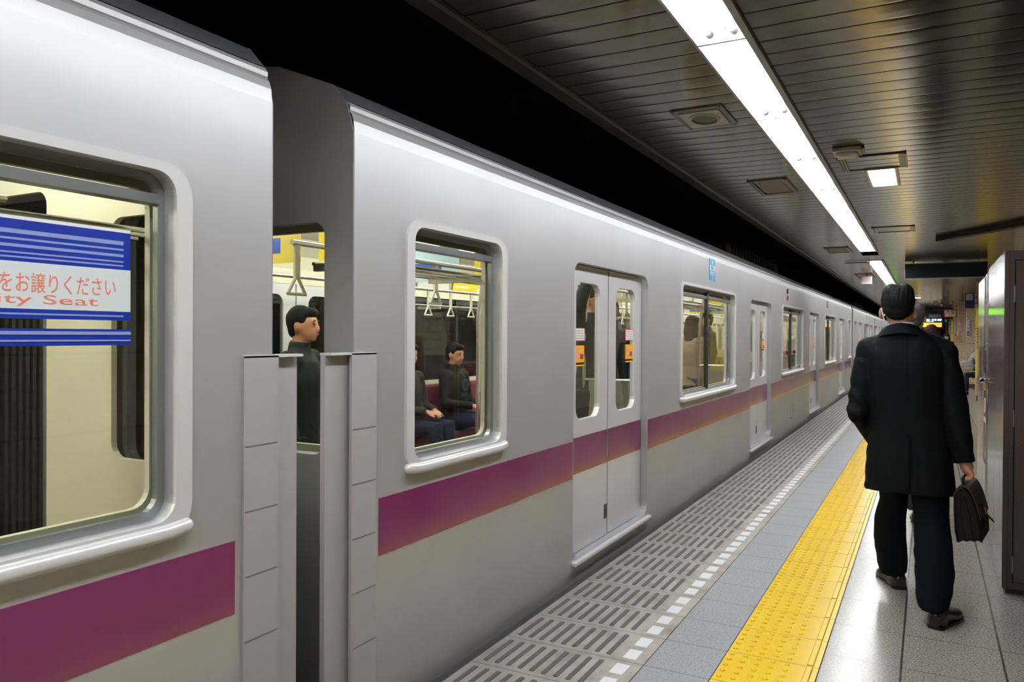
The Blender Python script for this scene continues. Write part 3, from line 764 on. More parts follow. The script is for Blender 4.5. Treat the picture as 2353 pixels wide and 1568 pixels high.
    # ends
    rp = [(1.372, 2.19), (1.30, 2.26), (1.05, 2.36), (.6, 2.44), (0, 2.47)]
    for s in (-1, 1):
        ol = [(-1.35, -.3), (1.35, -.3), (1.3985, 0), (1.3985, 2.08), (1.376, 2.157), (1.368, 2.19)] + rp[1:] + [(-a, b) for a, b in rp[-2:0:-1]] + [(-1.368, 2.19), (-1.376, 2.157), (-1.3985, 2.08), (-1.3985, 0)]
        m = MB().plate([ol, rrect(.76, 1.27, .95, 1.78, .05), rrect(-1.27, -.76, .95, 1.78, .05), rrect(-.42, .42, .05, 1.88, .05)], .05, lambda a, b, w: (a, s * (HL + .005) - s * w, b))
        o = P(m, 'end_wall', endp)
        q = MB().box(.755, 1.275, s * HL - s * .028 - .003, s * HL - s * .028 + .003, .945, 1.785).box(-1.275, -.755, s * HL - s * .028 - .003, s * HL - s * .028 + .003, .945, 1.785).each('pane', glass, o)
        g = MB()
        for k in range(6): 
            g.plate([rrect(-.52, .52, -.05, 2.0, .06), rrect(-.40, .40, .03, 1.88, .05)], .016, lambda a, b, w, k=k: (a, s * (HL + .012 + k * .03 + w), b))
        g.plate([rrect(-.47, .47, 0, 1.95, .06), rrect(-.42, .42, .05, 1.9, .05)], .18, lambda a, b, w: (a, s * (HL + .005 + w), b))
        P(g, 'gangway_bellows', rubber)
        for x in (-1, 1):
            g = MB().box(x * 1.372 - .010, x * 1.372 + .010, s * (HL - .02) - .0, s * (HL + .125), -.25, 1.315, 0)
            g.box(x * 1.397, x * 1.409, s * (HL - .115), s * (HL + .02), -.25, 1.315, 0)
            g.box(x * 1.36, x * 1.409, s * (HL - .115), s * (HL + .125), 1.310, 1.318, 1)
            for k in range(6): g.box(x * 1.409, x * 1.410, s * (HL - .11), s * (HL + .015), .1 + k * .19, .103 + k * .19, 2)
            P(g, 'gap_guard', [guard, framem, mat('seam_grey', (110, 106, 108), .6)])
    ro = MB(); ro.sweep([(-1.372, 2.19)] + [(-a, b) for a, b in rp[1:-1]] + rp[::-1][:-1] + [(1.372, 2.19)], -HL, HL, sm=True)
    P(ro, 'roof', roofm)
    # roof cooling units
    for y0 in (-2.6, 1.4) if False else (-1.9,):
        m = MB(); pf = [(-.86, 2.40), (-.84, 2.62), (-.7, 2.70), (.7, 2.70), (.84, 2.62), (.86, 2.40)]
        m.sweep(pf, y0, y0 + 3.9, close=True)
        o = P(m, 'cooling_unit', mat('unit_dark', (64, 58, 60), .6), bevel=.03)
        v = MB()
        for k in range(16): v.box(.835, .865, y0 + .3 + k * .2, y0 + .42 + k * .2, 2.46, 2.6)
        v.each('louvre', rubber, o)
    # interior
    P(MB().box(-1.31, 1.31, -HL + .05, HL - .05, .04, .06), 'car_floor', mat('car_floor', (112, 110, 104), .4, var=.2))
    ic = MB().sweep([(-1.12, 2.12), (-.8, 2.16), (.8, 2.16), (1.12, 2.12)], -HL + .05, HL - .05)
    ic.box(-.08, .08, -HL + .1, HL - .1, 2.13, 2.158)
    P(ic, 'inner_ceiling', mat('inner_ceiling', (236, 232, 214), .5))
    for x in (-.62, .62):
        for k in range(14):
            y = -HL + .75 + k * 1.415
            m = MB().box(x - .035, x + .035, y - .62, y + .62, 2.115, 2.15)
            P(m, 'interior_lamp', lampi)
    iw = MB()
    for s in (-1, 1): iw.plate([rect(-1.31, 1.31, .06, 2.15), rrect(.78, 1.25, .97, 1.76, .05), rrect(-1.25, -.78, .97, 1.76, .05), rrect(-.42, .42, .06, 1.88, .05)], .02, lambda a, b, w: (a, s * (HL - .08 - w), b))
    P(iw, 'inner_end_wall', cream)
    seats = [(-9.65, -8.15), (-6.55, -3.25), (-1.65, 1.65), (3.25, 6.55), (8.15, 9.65)]
    for x in (-1, 1):
        for y0, y1 in seats:
            m = MB().box(x * .88, x * 1.29, y0, y1, .34, .44).box(x * 1.20, x * 1.30, y0, y1, .44, .88); b = MB().box(x * .98, x * 1.30, y0, y1, .06, .34)
            o = P(m, 'bench_seat', seatm, bevel=.025); b.obj('seat_base', mat('seat_base', (150, 148, 140), .4, .5), o)
            for yy in (y0 - .02, y1 + .02):
                if abs(yy) > 9.6: continue
                pl_ = MB().tube([(x * .86, yy, .06), (x * .86, yy, 1.5), (x * .92, yy, 1.9), (x * .92, yy, 2.14)], .016, 8).box(x * .9, x * 1.29, yy - .01, yy + .01, .45, 1.05)
                pl_.tube([(x * .86, yy, 1.05), (x * 1.29, yy, 1.05)], .012, 8)
                P(pl_, 'pole_and_screen', tubes)
            rk = MB()
            for d in (0, .09, .18, .27): rk.tube([(x * (1.0 + d), y0, 1.66), (x * (1.0 + d), y1, 1.66)], .008, 6)
            for q in range(int((y1 - y0) / .8) + 1): rk.box(x * 1.0, x * 1.3, y0 + q * .8, y0 + q * .8 + .02, 1.63, 1.66)
            P(rk, 'luggage_rack', tubes)
        rl = MB().tube([(x * .72, -HL + .4, 1.78), (x * .72, HL - .4, 1.78)], .013, 8)
        for k in range(13): rl.tube([(x * .72, -9 + k * 1.5, 1.78), (x * .72, -9 + k * 1.5, 2.15)], .009, 6)
        P(rl, 'grab_rail', tubes)
    sm = MB().box(-.006, .006, -.015, .015, -.14, 0)
    for i in range(3):
        a, b = [(-.055, -.215), (.055, -.215), (0, -.13)][i], [(.055, -.215), (0, -.13), (-.055, -.215)][i]
        sm.tube([(0, a[0], a[1]), (0, b[0], b[1])], .008, 6)
    sm = sm.mesh('hand_strap', mat('strap_cream', (222, 218, 200), .5))
    for x in (-.72, .72):
        for y0, y1 in seats:
            n = int((y1 - y0) / .36)
            for k in range(n):
                o = bpy.data.objects.new('hand_strap', sm); COL.objects.link(o); o.parent = t; o.location = (x, y0 + .2 + k * .36, 1.77 + Z)
    pc = [(240, 214, 40), (232, 230, 220), (20, 70, 170), (236, 232, 224), (220, 120, 60), (180, 210, 225), (240, 238, 230), (214, 190, 60)]
    pms = [mat('poster_%s' % n, c, .5) for n, c in zip('yellow white blue pale orange sky ivory ochre'.split(), pc)]
    k = 0
    for x in (-1, 1):
        for i in range(30):
            y = -9.3 + i * .64; 
            if random.random() < .12: continue
            m = MB().add([(x * 1.299, y - .25, 1.845), (x * 1.299, y + .25, 1.845), (x * 1.262, y + .25, 2.0), (x * 1.262, y - .25, 2.0)], [(0, 1, 2, 3)], 0)
            m.add([(x * 1.296, y - .2, 1.86), (x * 1.296, y + .05, 1.86), (x * 1.283, y + .05, 1.91), (x * 1.283, y - .2, 1.91)], [(0, 1, 2, 3)], 1)
            P(m, 'side_poster', [random.choice(pms), random.choice(pms)])
    for i in range(11):
        y = -8.6 + i * 1.72
        for x in (-.33, .33):
            m = MB().box(x - .26, x + .26, y - .002, y + .002, 1.80, 2.08, 0).box(x - .2, x + .1, y - .004, y + .004, 1.86, 1.95, 1).box(x - .25, x + .25, y - .01, y + .01, 2.08, 2.11, 2)
            P(m, 'hanging_poster', [random.choice(pms), random.choice(pms), tubes])
    # under the floor
    P(MB().box(-1.3, 1.3, -HL + .1, HL - .1, -.28, .04), 'underframe', undm)
    for y in (-6.8, 6.8):
        m = MB().box(-1.0, 1.0, y - 1.5, y + 1.5, -.75, -.45)
        for yy in (-1.05, 1.05):
            for x in (-.75, .75): m.tube([(x - .06, y + yy, -.77), (x + .06, y + yy, -.77)], .43, 20)
            m.tube([(-.75, y + yy, -.77), (.75, y + yy, -.77)], .07, 10)
        m.box(-.4, .4, y - .4, y + .4, -.5, -.28)
        P(m, 'bogie', undm)
    # outside fittings on the platform side
    m = MB().box(1.399, 1.403, -4.97, -4.76, 1.895, 2.09, 0).box(1.403, 1.404, -4.955, -4.775, 1.985, 2.03, 1).tube([(1.4035, -4.865, 2.06), (1.4045, -4.865, 2.06)], .016, 14, 1)
    m.text('携帯電話', .04, lambda a, b, w: (1.4035 + w, -4.865 + a, 1.955 + b), 1).text('OFF', .035, lambda a, b, w: (1.4035 + w, -4.865 + a, 1.915 + b), 1).text('優先席', .036, lambda a, b, w: (1.4045 + w, -4.865 + a, 2.007 + b), 0)
    P(m, 'blue_notice', [mat('notice_blue', (10, 150, 200), .35), mat('sticker_white', (0, 0, 0))])
    lm = MB(); lm.tube([(1.4, -.56, 2.02), (1.415, -.56, 2.02)], .036, 16, 0).tube([(1.4, -.56, 1.925), (1.415, -.56, 1.925)], .03, 16, 1)
    PE(lm, 'side_lamp', [mat('lamp_maroon', (88, 22, 34), .3), mat('lamp_amber', (150, 84, 60), .3)])
    P(MB().box(1.399, 1.404, 4.26, 4.52, 1.96, 2.08, 0).box(1.404, 1.405, 4.28, 4.5, 1.975, 2.065, 1), 'side_display', [rubber, mat('display_maroon', (110, 50, 54), .3)])
    m = MB().plate([rect(-.11, .11, .19, .38), rect(-.102, .102, .198, .372)], .002, lambda a, b, w: (1.4 + w, a - .1, b)); m.box(1.4, 1.402, -.02, -.0, .27, .3)
    P(m, 'service_hatch', mat('seam_grey', (0, 0, 0)))
    return t
car = car_proto()
ys = [11.97 - 20.14, 11.97, 11.97 + 20.14, 11.97 + 40.28]
clab = ['nearest stainless subway car at the left edge, only its last end window showing', 'stainless subway car filling the middle of the photo, behind the first gap',
        'third stainless subway car along, beyond the seam near the walking man', 'farthest stainless subway car at the end of the train']
inter = ('hand_strap', 'hanging_poster', 'side_poster', 'luggage_rack', 'pole_and_screen')
car.location = (CX, ys[1], -1.2); car['label'] = clab[1]
far = lambda c: c.name.split('.')[0] not in inter
for i in (0, 2, 3): 
    c = copy_tree(car, (CX, ys[i], -1.2), clab[i], keep=far if i > 1 else (lambda c: True))
    if i == 0: car0 = c
# priority-seat banner on the end window of the nearest car
Zl = 1.2
def bx(mb, z0, z1, m, y0=8.90, y1=9.44, x=1.3565): return mb.box(x, x + .001, y0, y1, z0, z1, m)
bn = MB(); bx(bn, 1.412, 1.642, 0, x=1.3558)
bx(bn, 1.54, 1.634, 1); bx(bn, 1.412, 1.434, 1); bx(bn, 1.4345, 1.54, 2)
for z0, z1 in ((1.602, 1.612), (1.588, 1.593), (1.572, 1.579), (1.558, 1.562), (1.548, 1.552), (1.421, 1.425)): bx(bn, z0, z1, 3, 8.9, 9.42, 1.3572)
bn.text('優先席です 席をお譲りください', .05, lambda a, b, w: (1.358 + w * .1, 9.15 + a, 1.49 + b), 4, wid=.5)
bn.text('Priority Seat', .03, lambda a, b, w: (1.358 + w * .1, 9.15 + a, 1.456 + b), 4, wid=.4)
bn.box(1.3565, 1.3575, 8.9, 9.44, 1.35, 1.39, 1); bx(bn, 1.376, 1.384, 3, 8.9, 9.44, 1.358); bx(bn, 1.36, 1.364, 3, 8.9, 9.44, 1.358)
o = bn.obj('priority_banner', [mat('sticker_white', (0, 0, 0)), mat('banner_blue', (4, 40, 140), .4), mat('banner_pale', (214, 222, 224), .4), mat('banner_lilac', (136, 150, 206), .4), mat('banner_coral', (224, 120, 100), .5)], car0)
o.location.z = Zl; o['label'] = 'blue and white banner sticker on the window'
# ------------------------------------------------------------------ people
skinm = m_skin()
def shoe(mb, heel, ang, L=.27, w=.048, h=.075, z0=0.0):
    d = Vector((math.sin(ang), math.cos(ang), 0)); s = Vector((d.y, -d.x, 0)); heel = Vector(heel)
    R = []
    for t, ww, hh in ((0, .5, .7), (.04, .78, .95), (.18, .86, 1.0), (.32, .84, .98), (.48, .86, .72), (.62, 1.0, .56), (.78, 1.02, .46), (.92, .78, .38), (1.0, .35, .28)):
        c = heel + d * (t * L); ring = []
        for k in range(12):
            a = 2 * PI * k / 12; x = math.cos(a); z = math.sin(a)
            zz = max(0, z) ** .8 * hh * h + .012 if z > 0 else (.0 if t > .05 else .004)
            ring.append(c + s * (w * ww * math.copysign(abs(x) ** .7, x)) + Vector((0, 0, z0 + zz)))
        R.append(ring)
    mb.rings(R, 0, True)
    # welt and heel block
    sole = MB(); R = []
    for t, ww in ((-.01, .55), (.05, .86), (.3, .84), (.62, 1.06), (.8, 1.06), (.95, .74), (1.02, .3)):
        c = heel + d * (t * L); R.append([c + s * (w * ww * x) + Vector((0, 0, z0 + z)) for x, z in ((-1, .012), (1, .012), (1, 0.0), (-1, 0.0))])
    mb.rings(R, 0, False)
    return mb

def hand(mb, wrist, d, out, side, sc=1.0, curl=.5):
    # palm, four unequal curled fingers and a thumb leaving the side of the palm; d = towards the fingertips, out = back of the hand
    wrist, d, out = Vector(wrist), Vector(d).normalized(), Vector(out).normalized(); out = (out - d * out.dot(d)).normalized(); s = d.cross(out) * side
    T = Matrix((s, out, d)).transposed()
    mb.ell(wrist + d * .045 * sc, (.04 * sc, .016 * sc, .052 * sc), T, 12, 8)
    for i, L in enumerate((.066, .074, .069, .054)):
        p = wrist + d * .085 * sc + s * (.029 - i * .0195) * sc
        a = curl * .6; dd = (d * math.cos(a) - out * math.sin(a)); p1 = p + dd * L * .45 * sc
        a = curl * 1.5; dd = (d * math.cos(a) - out * math.sin(a)); p2 = p1 + dd * L * .33 * sc
        a = curl * 2.4; dd = (d * math.cos(a) - out * math.sin(a)); p3 = p2 + dd * L * .25 * sc
        mb.tube([p - d * .02 * sc, p1, p2, p3], [.0098 * sc, .0092 * sc, .0085 * sc, .0075 * sc], 8, caps='round')
    p = wrist + d * .02 * sc + s * .03 * sc
    mb.tube([p, p + (s * .7 + d * .6 - out * .25) * .04 * sc, p + (s * .75 + d * 1.5 - out * .5) * .045 * sc], [.014 * sc, .011 * sc, .009 * sc], 8, caps='round')

def head(mb, c, rz=0., sc=1.0, nod=0., ear=0.):
    T = Matrix.Rotation(rz, 3, 'Z') @ Matrix.Rotation(-nod, 3, 'X'); c = Vector(c); q = lambda x, y, z: c + T @ Vector((x, y, z)) * sc
    mb.ell(q(0, -.008, .012), (.073 * sc, .092 * sc, .095 * sc), T, 18, 12)
    mb.ell(q(0, .022, -.045), (.057 * sc, .066 * sc, .070 * sc), T, 16, 10)
    mb.ell(q(0, .062, -.092), (.026 * sc, .024 * sc, .02 * sc), T, 10, 8)
    mb.tube([q(0, .08, .005), q(0, .098, -.026), q(0, .096, -.036)], [.009 * sc, .014 * sc, .012 * sc], 8, caps='round')
    mb.ell(q(0, .085, -.062), (.024 * sc, .008 * sc, .006 * sc), T, 10, 6); mb.ell(q(0, .083, -.070), (.02 * sc, .008 * sc, .006 * sc), T, 10, 6)
    for s in (-1, 1):
        mb.ell(q(s * .078, -.012, -.018 - ear), (.011 * sc, .020 * sc, .033 * sc), T @ Matrix.Rotation(s * .35, 3, 'Z'), 10, 8)
        mb.ell(q(s * .03, .078, .018), (.022 * sc, .012 * sc, .007 * sc), T, 8, 6)
    return q, T
def face_bits(q, T, root, sc, L):
    e = MB()
    for s in (-1, 1): e.ell(q(s * .031, .080, .0), (.013 * sc, .007 * sc, .0055 * sc), T, 10, 6)
    e.each('eye', mat('eye_dark', (30, 22, 20), .3), root)
    b = MB()
    for s in (-1, 1): b.ell(q(s * .032, .084, .022), (.018 * sc, .006 * sc, .003 * sc), T, 10, 6)
    b.each('eyebrow', mat('brow_dark', (30, 24, 22), .7), root)
    MB().ell(q(0, .090, -.065), (.022 * sc, .005 * sc, .005 * sc), T, 10, 6).obj('lips', mat('lips', (150, 84, 76), .5), root)

hb = m_hair('hair_black', (4, 4, 5), (20, 20, 23)); hg = m_hair('hair_grey', (34, 34, 37), (104, 104, 108)); hbr = m_hair('hair_brown', (26, 14, 10), (66, 36, 24))
blackshoe = mat('shoe_black', (10, 10, 11), .18, spec=.6)
clothc = {}
def cl(rgb):
    if rgb not in clothc: clothc[rgb] = m_cloth('cloth_%d_%d_%d' % rgb, rgb)
    return clothc[rgb]
def figure(label, loc, rz=0, h=1.65, pose='stand', hair=hb, style='short', top=(30, 32, 38), bottom=(24, 26, 32), mask=False, phone=False, look=0., name='person', group=None, step=.0, vox=.011, ldx=0., stance=.09):
    root = thing(name, label, 'person', loc, rz, group); k = h / 1.7
    V = lambda x, y, z: Vector((x, y, z)) * k
    dz = 0. if pose != 'sit' else -.43
    hip = .90 + dz; sh = 1.40 + dz; hd = 1.59 + dz
    if pose == 'sit':
        legs = [[V(s * .09, -.02, hip), V(s * .10, .40, .50), V(s * .10, .42, .10)] for s in (-1, 1)]
    else:
        legs = [[V(s * stance, 0, hip), V(ldx * .8 + s * stance, s * step * .5 + .01, .49), V(ldx + s * stance, s * step, .09)] for s in (-1, 1)]
    if pose == 'sit' or phone:
        arms = [[V(s * .175, 0, sh - .03), V(s * .23, .04, sh - .30), V(s * .07, .27, sh - .33 + (.0 if pose == 'sit' else .08))] for s in (-1, 1)]
    elif pose == 'hold':
        arms = [[V(-.175, 0, sh - .03), V(-.24, .03, sh - .28), V(-.2, .12, sh - .5)], [V(.175, 0, sh - .03), V(.26, .08, sh + .12), V(.2, .14, sh + .34)]]
    else:
        arms = [[V(s * .175, 0, sh - .03), V(s * .215, -.02, sh - .29), V(s * .205, .05, sh - .53)] for s in (-1, 1)]
    b = MB(); q, T = head(b, V(0, .02, hd), look, k, .12 if phone or pose == 'sit' else 0.)
    b.tube([V(0, -.005, sh - .02), V(0, .0, hd - .06)], .052 * k, 12, caps='round')
    b.tube([V(0, 0, hip - .02), V(0, .01, hip + .2), V(0, 0, sh - .12), V(0, 0, sh - .03)], [.12 * k, .11 * k, .14 * k, .09 * k], 14, caps='round', flat=.75)
    for L in legs: b.tube(L, [.075 * k, .052 * k, .036 * k], 10, caps='round'); b.tube([L[2], L[2] + V(0, .12, -.05)], [.035 * k, .03 * k], 8, caps='round')
    for s, A in zip((-1, 1), arms):
        b.tube([V(0, 0, sh - .05)] + A, [.05 * k, .046 * k, .038 * k, .028 * k], 10, caps='round')
        hand(b, A[2], (A[2] - A[1]), V(s, -.2, .1) if not (phone or pose == 'sit') else V(s * .3, 0, 1), s, k, .8)
    remesh(b, vox, 3, None, 'body', skinm, root)
    face_bits(q, T, root, k, 0)
    # hair
    m = MB(); 
    m.ell(q(0, -.022, .026), (.083 * k, .092 * k, .096 * k), T, 18, 12); m.ell(q(0, -.05, -.03), (.066 * k, .05 * k, .068 * k), T, 14, 10)
    m.ell(q(0, .045, .07), (.065 * k, .05 * k, .035 * k), T, 14, 8)
    if style == 'long':
        for s in (-1, 1): m.tube([q(s * .07, -.01, .05), q(s * .085, -.02, -.06), q(s * .08, -.03, -.2)], [.03 * k, .032 * k, .02 * k], 10, caps='round')
        m.tube([q(0, -.06, .0), q(0, -.075, -.1), q(0, -.08, -.24)], [.08 * k, .085 * k, .06 * k], 14, caps='round', flat=.55)
    remesh(m, vox, 3, lambda p, n: .003 * noise.noise(p * 40), 'hair', hair, root)
    if mask:
        m = MB(); m.ell(q(0, .052, -.052), (.058 * k, .056 * k, .048 * k), T, 16, 10); m.obj('face_mask', mat('mask_white', (236, 238, 240), .7), root)
        m2 = MB()
        for s in (-1, 1): m2.tube([q(s * .056, .05, -.04), q(s * .08, -.0, -.0)], .0025, 6)
        m2.each('mask_strap', mat('mask_white', (0, 0, 0)), root)
    # coat / top
    c = MB()
    c.tube([V(0, 0, hip - (.10 if pose != 'sit' else .02)), V(0, .01, hip + .15), V(0, 0, sh - .16), V(0, 0, sh - .05), V(0, -.005, sh + .03)], [.18 * k, .155 * k, .18 * k, .15 * k, .065 * k], 18, caps='flat', flat=.74)
    for A in arms: c.tube([V(0, 0, sh - .05), A[0]], .066 * k, 12, caps='round'); c.ell(A[0], (.068 * k,) * 3, None, 10, 8); c.tube(A, [.062 * k, .055 * k, .043 * k], 12)
    c.tube([V(0, -.005, sh + .0), V(0, .0, sh + .085)], [.078 * k, .066 * k], 14)
    fo = lambda p, n: .007 * noise.noise(Vector((p.x * 9, p.y * 9, p.z * 5))) + .003 * noise.noise(p * 26)
    remesh(c, vox, 3, fo, 'jacket', cl(top), root)
    t = MB()
    for L in legs: t.tube([L[0], L[1], L[2] - V(0, 0, .0)], [.105 * k, .078 * k, .068 * k], 14)
    t.ell(V(0, 0, hip), (.165 * k, .12 * k, .11 * k), None, 14, 8)
    remesh(t, vox, 3, lambda p, n: .005 * noise.noise(p * 14), 'trousers', cl(bottom), root)
    for L in legs: s_ = MB(); shoe(s_, (L[2].x, L[2].y - .06 * k, 0), 0, .26 * k); s_.obj('shoe', blackshoe, root)
    return root

# --- the man walking away with a briefcase -----------------------------------------
RX, RY = -.1, 4.5
man = thing('walking_man', 'man in long black coat walking away with a briefcase, left hand in pocket', 'person', (RX, RY, 0))
L_ = lambda x, y, z: Vector((x - RX, y - RY, z))
# body
b = MB(); q, T = head(b, L_(-.140, 4.50, 1.548), .04, 1.0, .06, .026)
b.tube([L_(-.118, 4.49, 1.34), L_(-.124, 4.49, 1.42), L_(-.132, 4.49, 1.50)], [.062, .056, .055], 14, caps='round')
b.tube([L_(-.08, 4.5, .80), L_(-.09, 4.5, 1.0), L_(-.11, 4.5, 1.25), L_(-.115, 4.5, 1.34)], [.13, .12, .15, .09], 16, caps='round', flat=.75)
legL = [L_(-.165, 4.52, .80), L_(-.172, 4.66, .44), L_(-.145, 4.77, .09)]; legR = [L_(-.01, 4.50, .80), L_(.022, 4.42, .44), L_(.045, 4.215, .09)]
for g in (legL, legR): b.tube(g, [.055, .050, .036], 12, caps='round')
b.tube([L_(-.145, 4.77, .07), L_(-.19, 4.88, .04)], [.036, .03], 8, caps='round'); b.tube([L_(.045, 4.215, .07), L_(.09, 4.33, .04)], [.036, .03], 8, caps='round')
armL = [L_(-.27, 4.5, 1.315), L_(-.318, 4.44, 1.0), L_(-.25, 4.56, .84)]; armR = [L_(.065, 4.5, 1.315), L_(.118, 4.475, 1.03), L_(.163, 4.46, .77)]
for g in (armL, armR): b.tube([L_(-.11, 4.5, 1.30)] + g, [.05, .048, .040, .029], 12, caps='round')
hand(b, armL[2], (.3, .3, -1), (-1, 0, 0), -1, 1.0, .3)
# right hand closed on the handle: palm, fingers wrapped round it, thumb along the far side
W = L_(.168, 4.458, .765)
b.tube([W, L_(.176, 4.455, .735)], [.029, .03], 12, caps='round', flat=.8)
b.ell(L_(.181, 4.455, .722), (.018, .039, .034), Matrix.Rotation(-.25, 3, 'Y'), 14, 10)
for i, (yy, ln) in enumerate(((4.426, .85), (4.445, .95), (4.464, 1.0), (4.483, .93))):
    b.tube([L_(.190, yy, .718), L_(.199, yy, .704), L_(.195, yy + .001, .686), L_(.181, yy + .002, .675 + .01 * (1 - ln)), L_(.169, yy + .002, .682)], [.0095, .0098, .009, .0082, .0075], 8, caps='round')
b.tube([L_(.172, 4.485, .735), L_(.166, 4.50, .712), L_(.176, 4.50, .690)], [.013, .011, .009], 8, caps='round')
remesh(b, .0048, 3, None, 'body', skinm, man)
face_bits(q, T, man, 1.0, 0)
# hair: fuller crown, tapering to the nape above the collar
m = MB(); m.ell(q(-.0, -.018, .020), (.081, .093, .088), T, 24, 16); m.ell(q(0, -.040, -.020), (.072, .056, .062), T, 20, 14)
m.ell(q(.0, -.054, -.050), (.050, .032, .036), T, 14, 10); m.ell(q(0, .042, .058), (.064, .05, .04), T, 14, 8)
for s in (-1, 1): m.ell(q(s * .028, -.02, .055), (.048, .075, .056), T, 16, 12)
def hf(p, n):
    a = math.atan2(p.x + .04, p.y) ; return .0022 * noise.noise(Vector((a * 9, p.z * 14, 0))) + .0012 * noise.noise(Vector((a * 26, p.z * 30, 3)))
remesh(m, .0040, 3, hf, 'hair', hb, man)
MB().tube([q(-.076, -.052, -.022), q(-.073, -.058, -.040), q(-.067, -.060, -.064), q(-.060, -.052, -.088)], .0028, 8, caps='round').obj('mask_strap', mat('mask_white', (236, 238, 240), .7), man)
# white shirt collar
R = []
for z, rr in ((1.38, .066), (1.42, .064), (1.442, .0605), (1.442, .058), (1.42, .060)):
    R.append([L_(-.124 + rr * math.cos(a) * 1.02, 4.488 + rr * math.sin(a) * 1.0, z + .010 * max(0, math.cos(a + .9)) + (.006 if math.sin(a) < 0 else -.01)) for a in [2 * PI * i / 28 for i in range(28)]])
MB().rings(R, 0, True, False).obj('shirt_collar', mat('shirt_white', (240, 242, 246), .6), man)
# coat
c = MB(); R = []
for z, cx, rx, cy, ry in ((.588, -.078, .210, 4.5, .160), (.60, -.079, .210, 4.5, .160), (.72, -.083, .204, 4.5, .155), (.85, -.087, .188, 4.5, .145), (1.0, -.095, .182, 4.5, .138), (1.12, -.10, .188, 4.5, .138),
                          (1.22, -.105, .196, 4.5, .135), (1.30, -.108, .195, 4.5, .122), (1.345, -.110, .172, 4.5, .108), (1.385, -.114, .130, 4.495, .092), (1.415, -.118, .095, 4.492, .08), (1.43, -.12, .075, 4.49, .072)):
    ring = []
    for i in range(40):
        a = 2 * PI * i / 40; ca, sa = math.cos(a), math.sin(a); e = .8
        p = L_(cx + rx * math.copysign(abs(ca) ** e, ca), cy + ry * math.copysign(abs(sa) ** e, sa), z)
        p.z -= .014 * (1 - (z - .575) / .9) * (p.x * .8) if z < .7 else 0
        ring.append(p)
    R.append(ring)
c.rings(R)
for sx_, s0 in ((-.268, 1.322), (.062, 1.322)):
    c.tube([L_(-.118 + (.035 if sx_ > 0 else -.035), 4.492, 1.392), L_((sx_ - .118) / 2, 4.495, 1.352), L_(sx_, 4.5, 1.318)], [.052, .060, .062], 16, caps='round')
for g, r0 in ((armL, .069), (armR, .068)):
    c.ell(g[0] + Vector((0, 0, -.006)), (.068, .066, .060), None, 16, 10)
    mid1 = g[0].lerp(g[1], .5) + Vector((-.004 if g is armL else .006, 0, 0))
    c.tube([g[0], mid1, g[1], g[1].lerp(g[2], .55), g[2] + (Vector((0, 0, -.012)) if g is armR else Vector((0, 0, 0)))], [.068, .066, .062, .055, .048 if g is armR else .05], 20, caps='round' if g is armL else 'flat')
c.ell(armL[1] + Vector((-.0, -.01, -.02)), (.056, .058, .06), None, 14, 10)
remesh_coat = c
def cf(p, n):
    x, y, z = p.x + RX, p.y + RY, p.z
    d = .0055 * noise.noise(Vector((x * 13, y * 5, z * 3.2))) + .0030 * noise.noise(Vector((x * 22, y * 20, z * 14)))
    if y < 4.47 and .85 < z < 1.36: d += .0028 * noise.noise(Vector(((x + .08 * (z - 1.3)) * 18, 0, z * 2)))          # drape under the yoke
    if x < -.27 and z < 1.28: d += .006 * math.sin((z * 1.0 + (x + .33) * .9 + y * .5) * 62) * max(0, noise.noise(Vector((x * 6, y * 6, z * 7))) + .35)
    if x > .07: d += .004 * math.sin((z + x * 1.4) * 55) * max(0, noise.noise(Vector((x * 6, y * 6, z * 6 + 4))) + .25)
    if y < 4.46 and z < .90: d -= .010 * math.exp(-((x + .068) / .0065) ** 2) * min(1, (.90 - z) / .05)              # back vent
    if y < 4.46 and z >= .86: d -= .0022 * math.exp(-((x + .085) / .004) ** 2)                                        # centre seam
    if y < 4.46: d -= .0020 * math.exp(-((z - (1.34 - 2.2 * (x + .11) ** 2)) / .004) ** 2) * 0
    for s, cx in ((-1, -.232), (1, .026)):                                                                            # armhole seams
        if 1.12 < z < 1.34: d -= .0018 * math.exp(-((x - cx) / .006) ** 2)
    return d
coatm = m_cloth('coat_black', (4, 6, 9), .75, .14)
remesh(c, .0052, 4, cf, 'coat', coatm, man)
# turned down coat collar
R = []; N = 44
prof = [(1.430, .072, 0), (1.450, .068, 0), (1.457, .071, 0), (1.455, .077, 0), (1.432, .090, 0), (1.402, .108, 1), (1.398, .107, 1), (1.42, .088, 1)]
for z, rr, fl_ in prof:
    ring = []
    for i in range(N):
        a = -PI / 2 + (i / (N - 1) - .5) * 2 * 2.5        # back of the neck in the middle
        fr = abs(i / (N - 1) - .5) * 2
        zz = z - .055 * fr ** 1.5 - (.012 * fr if fl_ else 0)
        k = 1 + (.20 * fr if z < 1.44 else .04 * fr)
        ring.append(L_(-.120 + rr * k * math.cos(a) * 1.05, 4.488 + rr * k * math.sin(a) * .92, zz))
    R.append(ring)
cm = MB().rings(R, 0, True, False, False)
co_ = cm.obj('coat_collar', coatm, man); sd_ = co_.modifiers.new('s', 'SOLIDIFY'); sd_.thickness = .004; sb = co_.modifiers.new('b', 'SUBSURF'); sb.levels = 1; sb.render_levels = 1
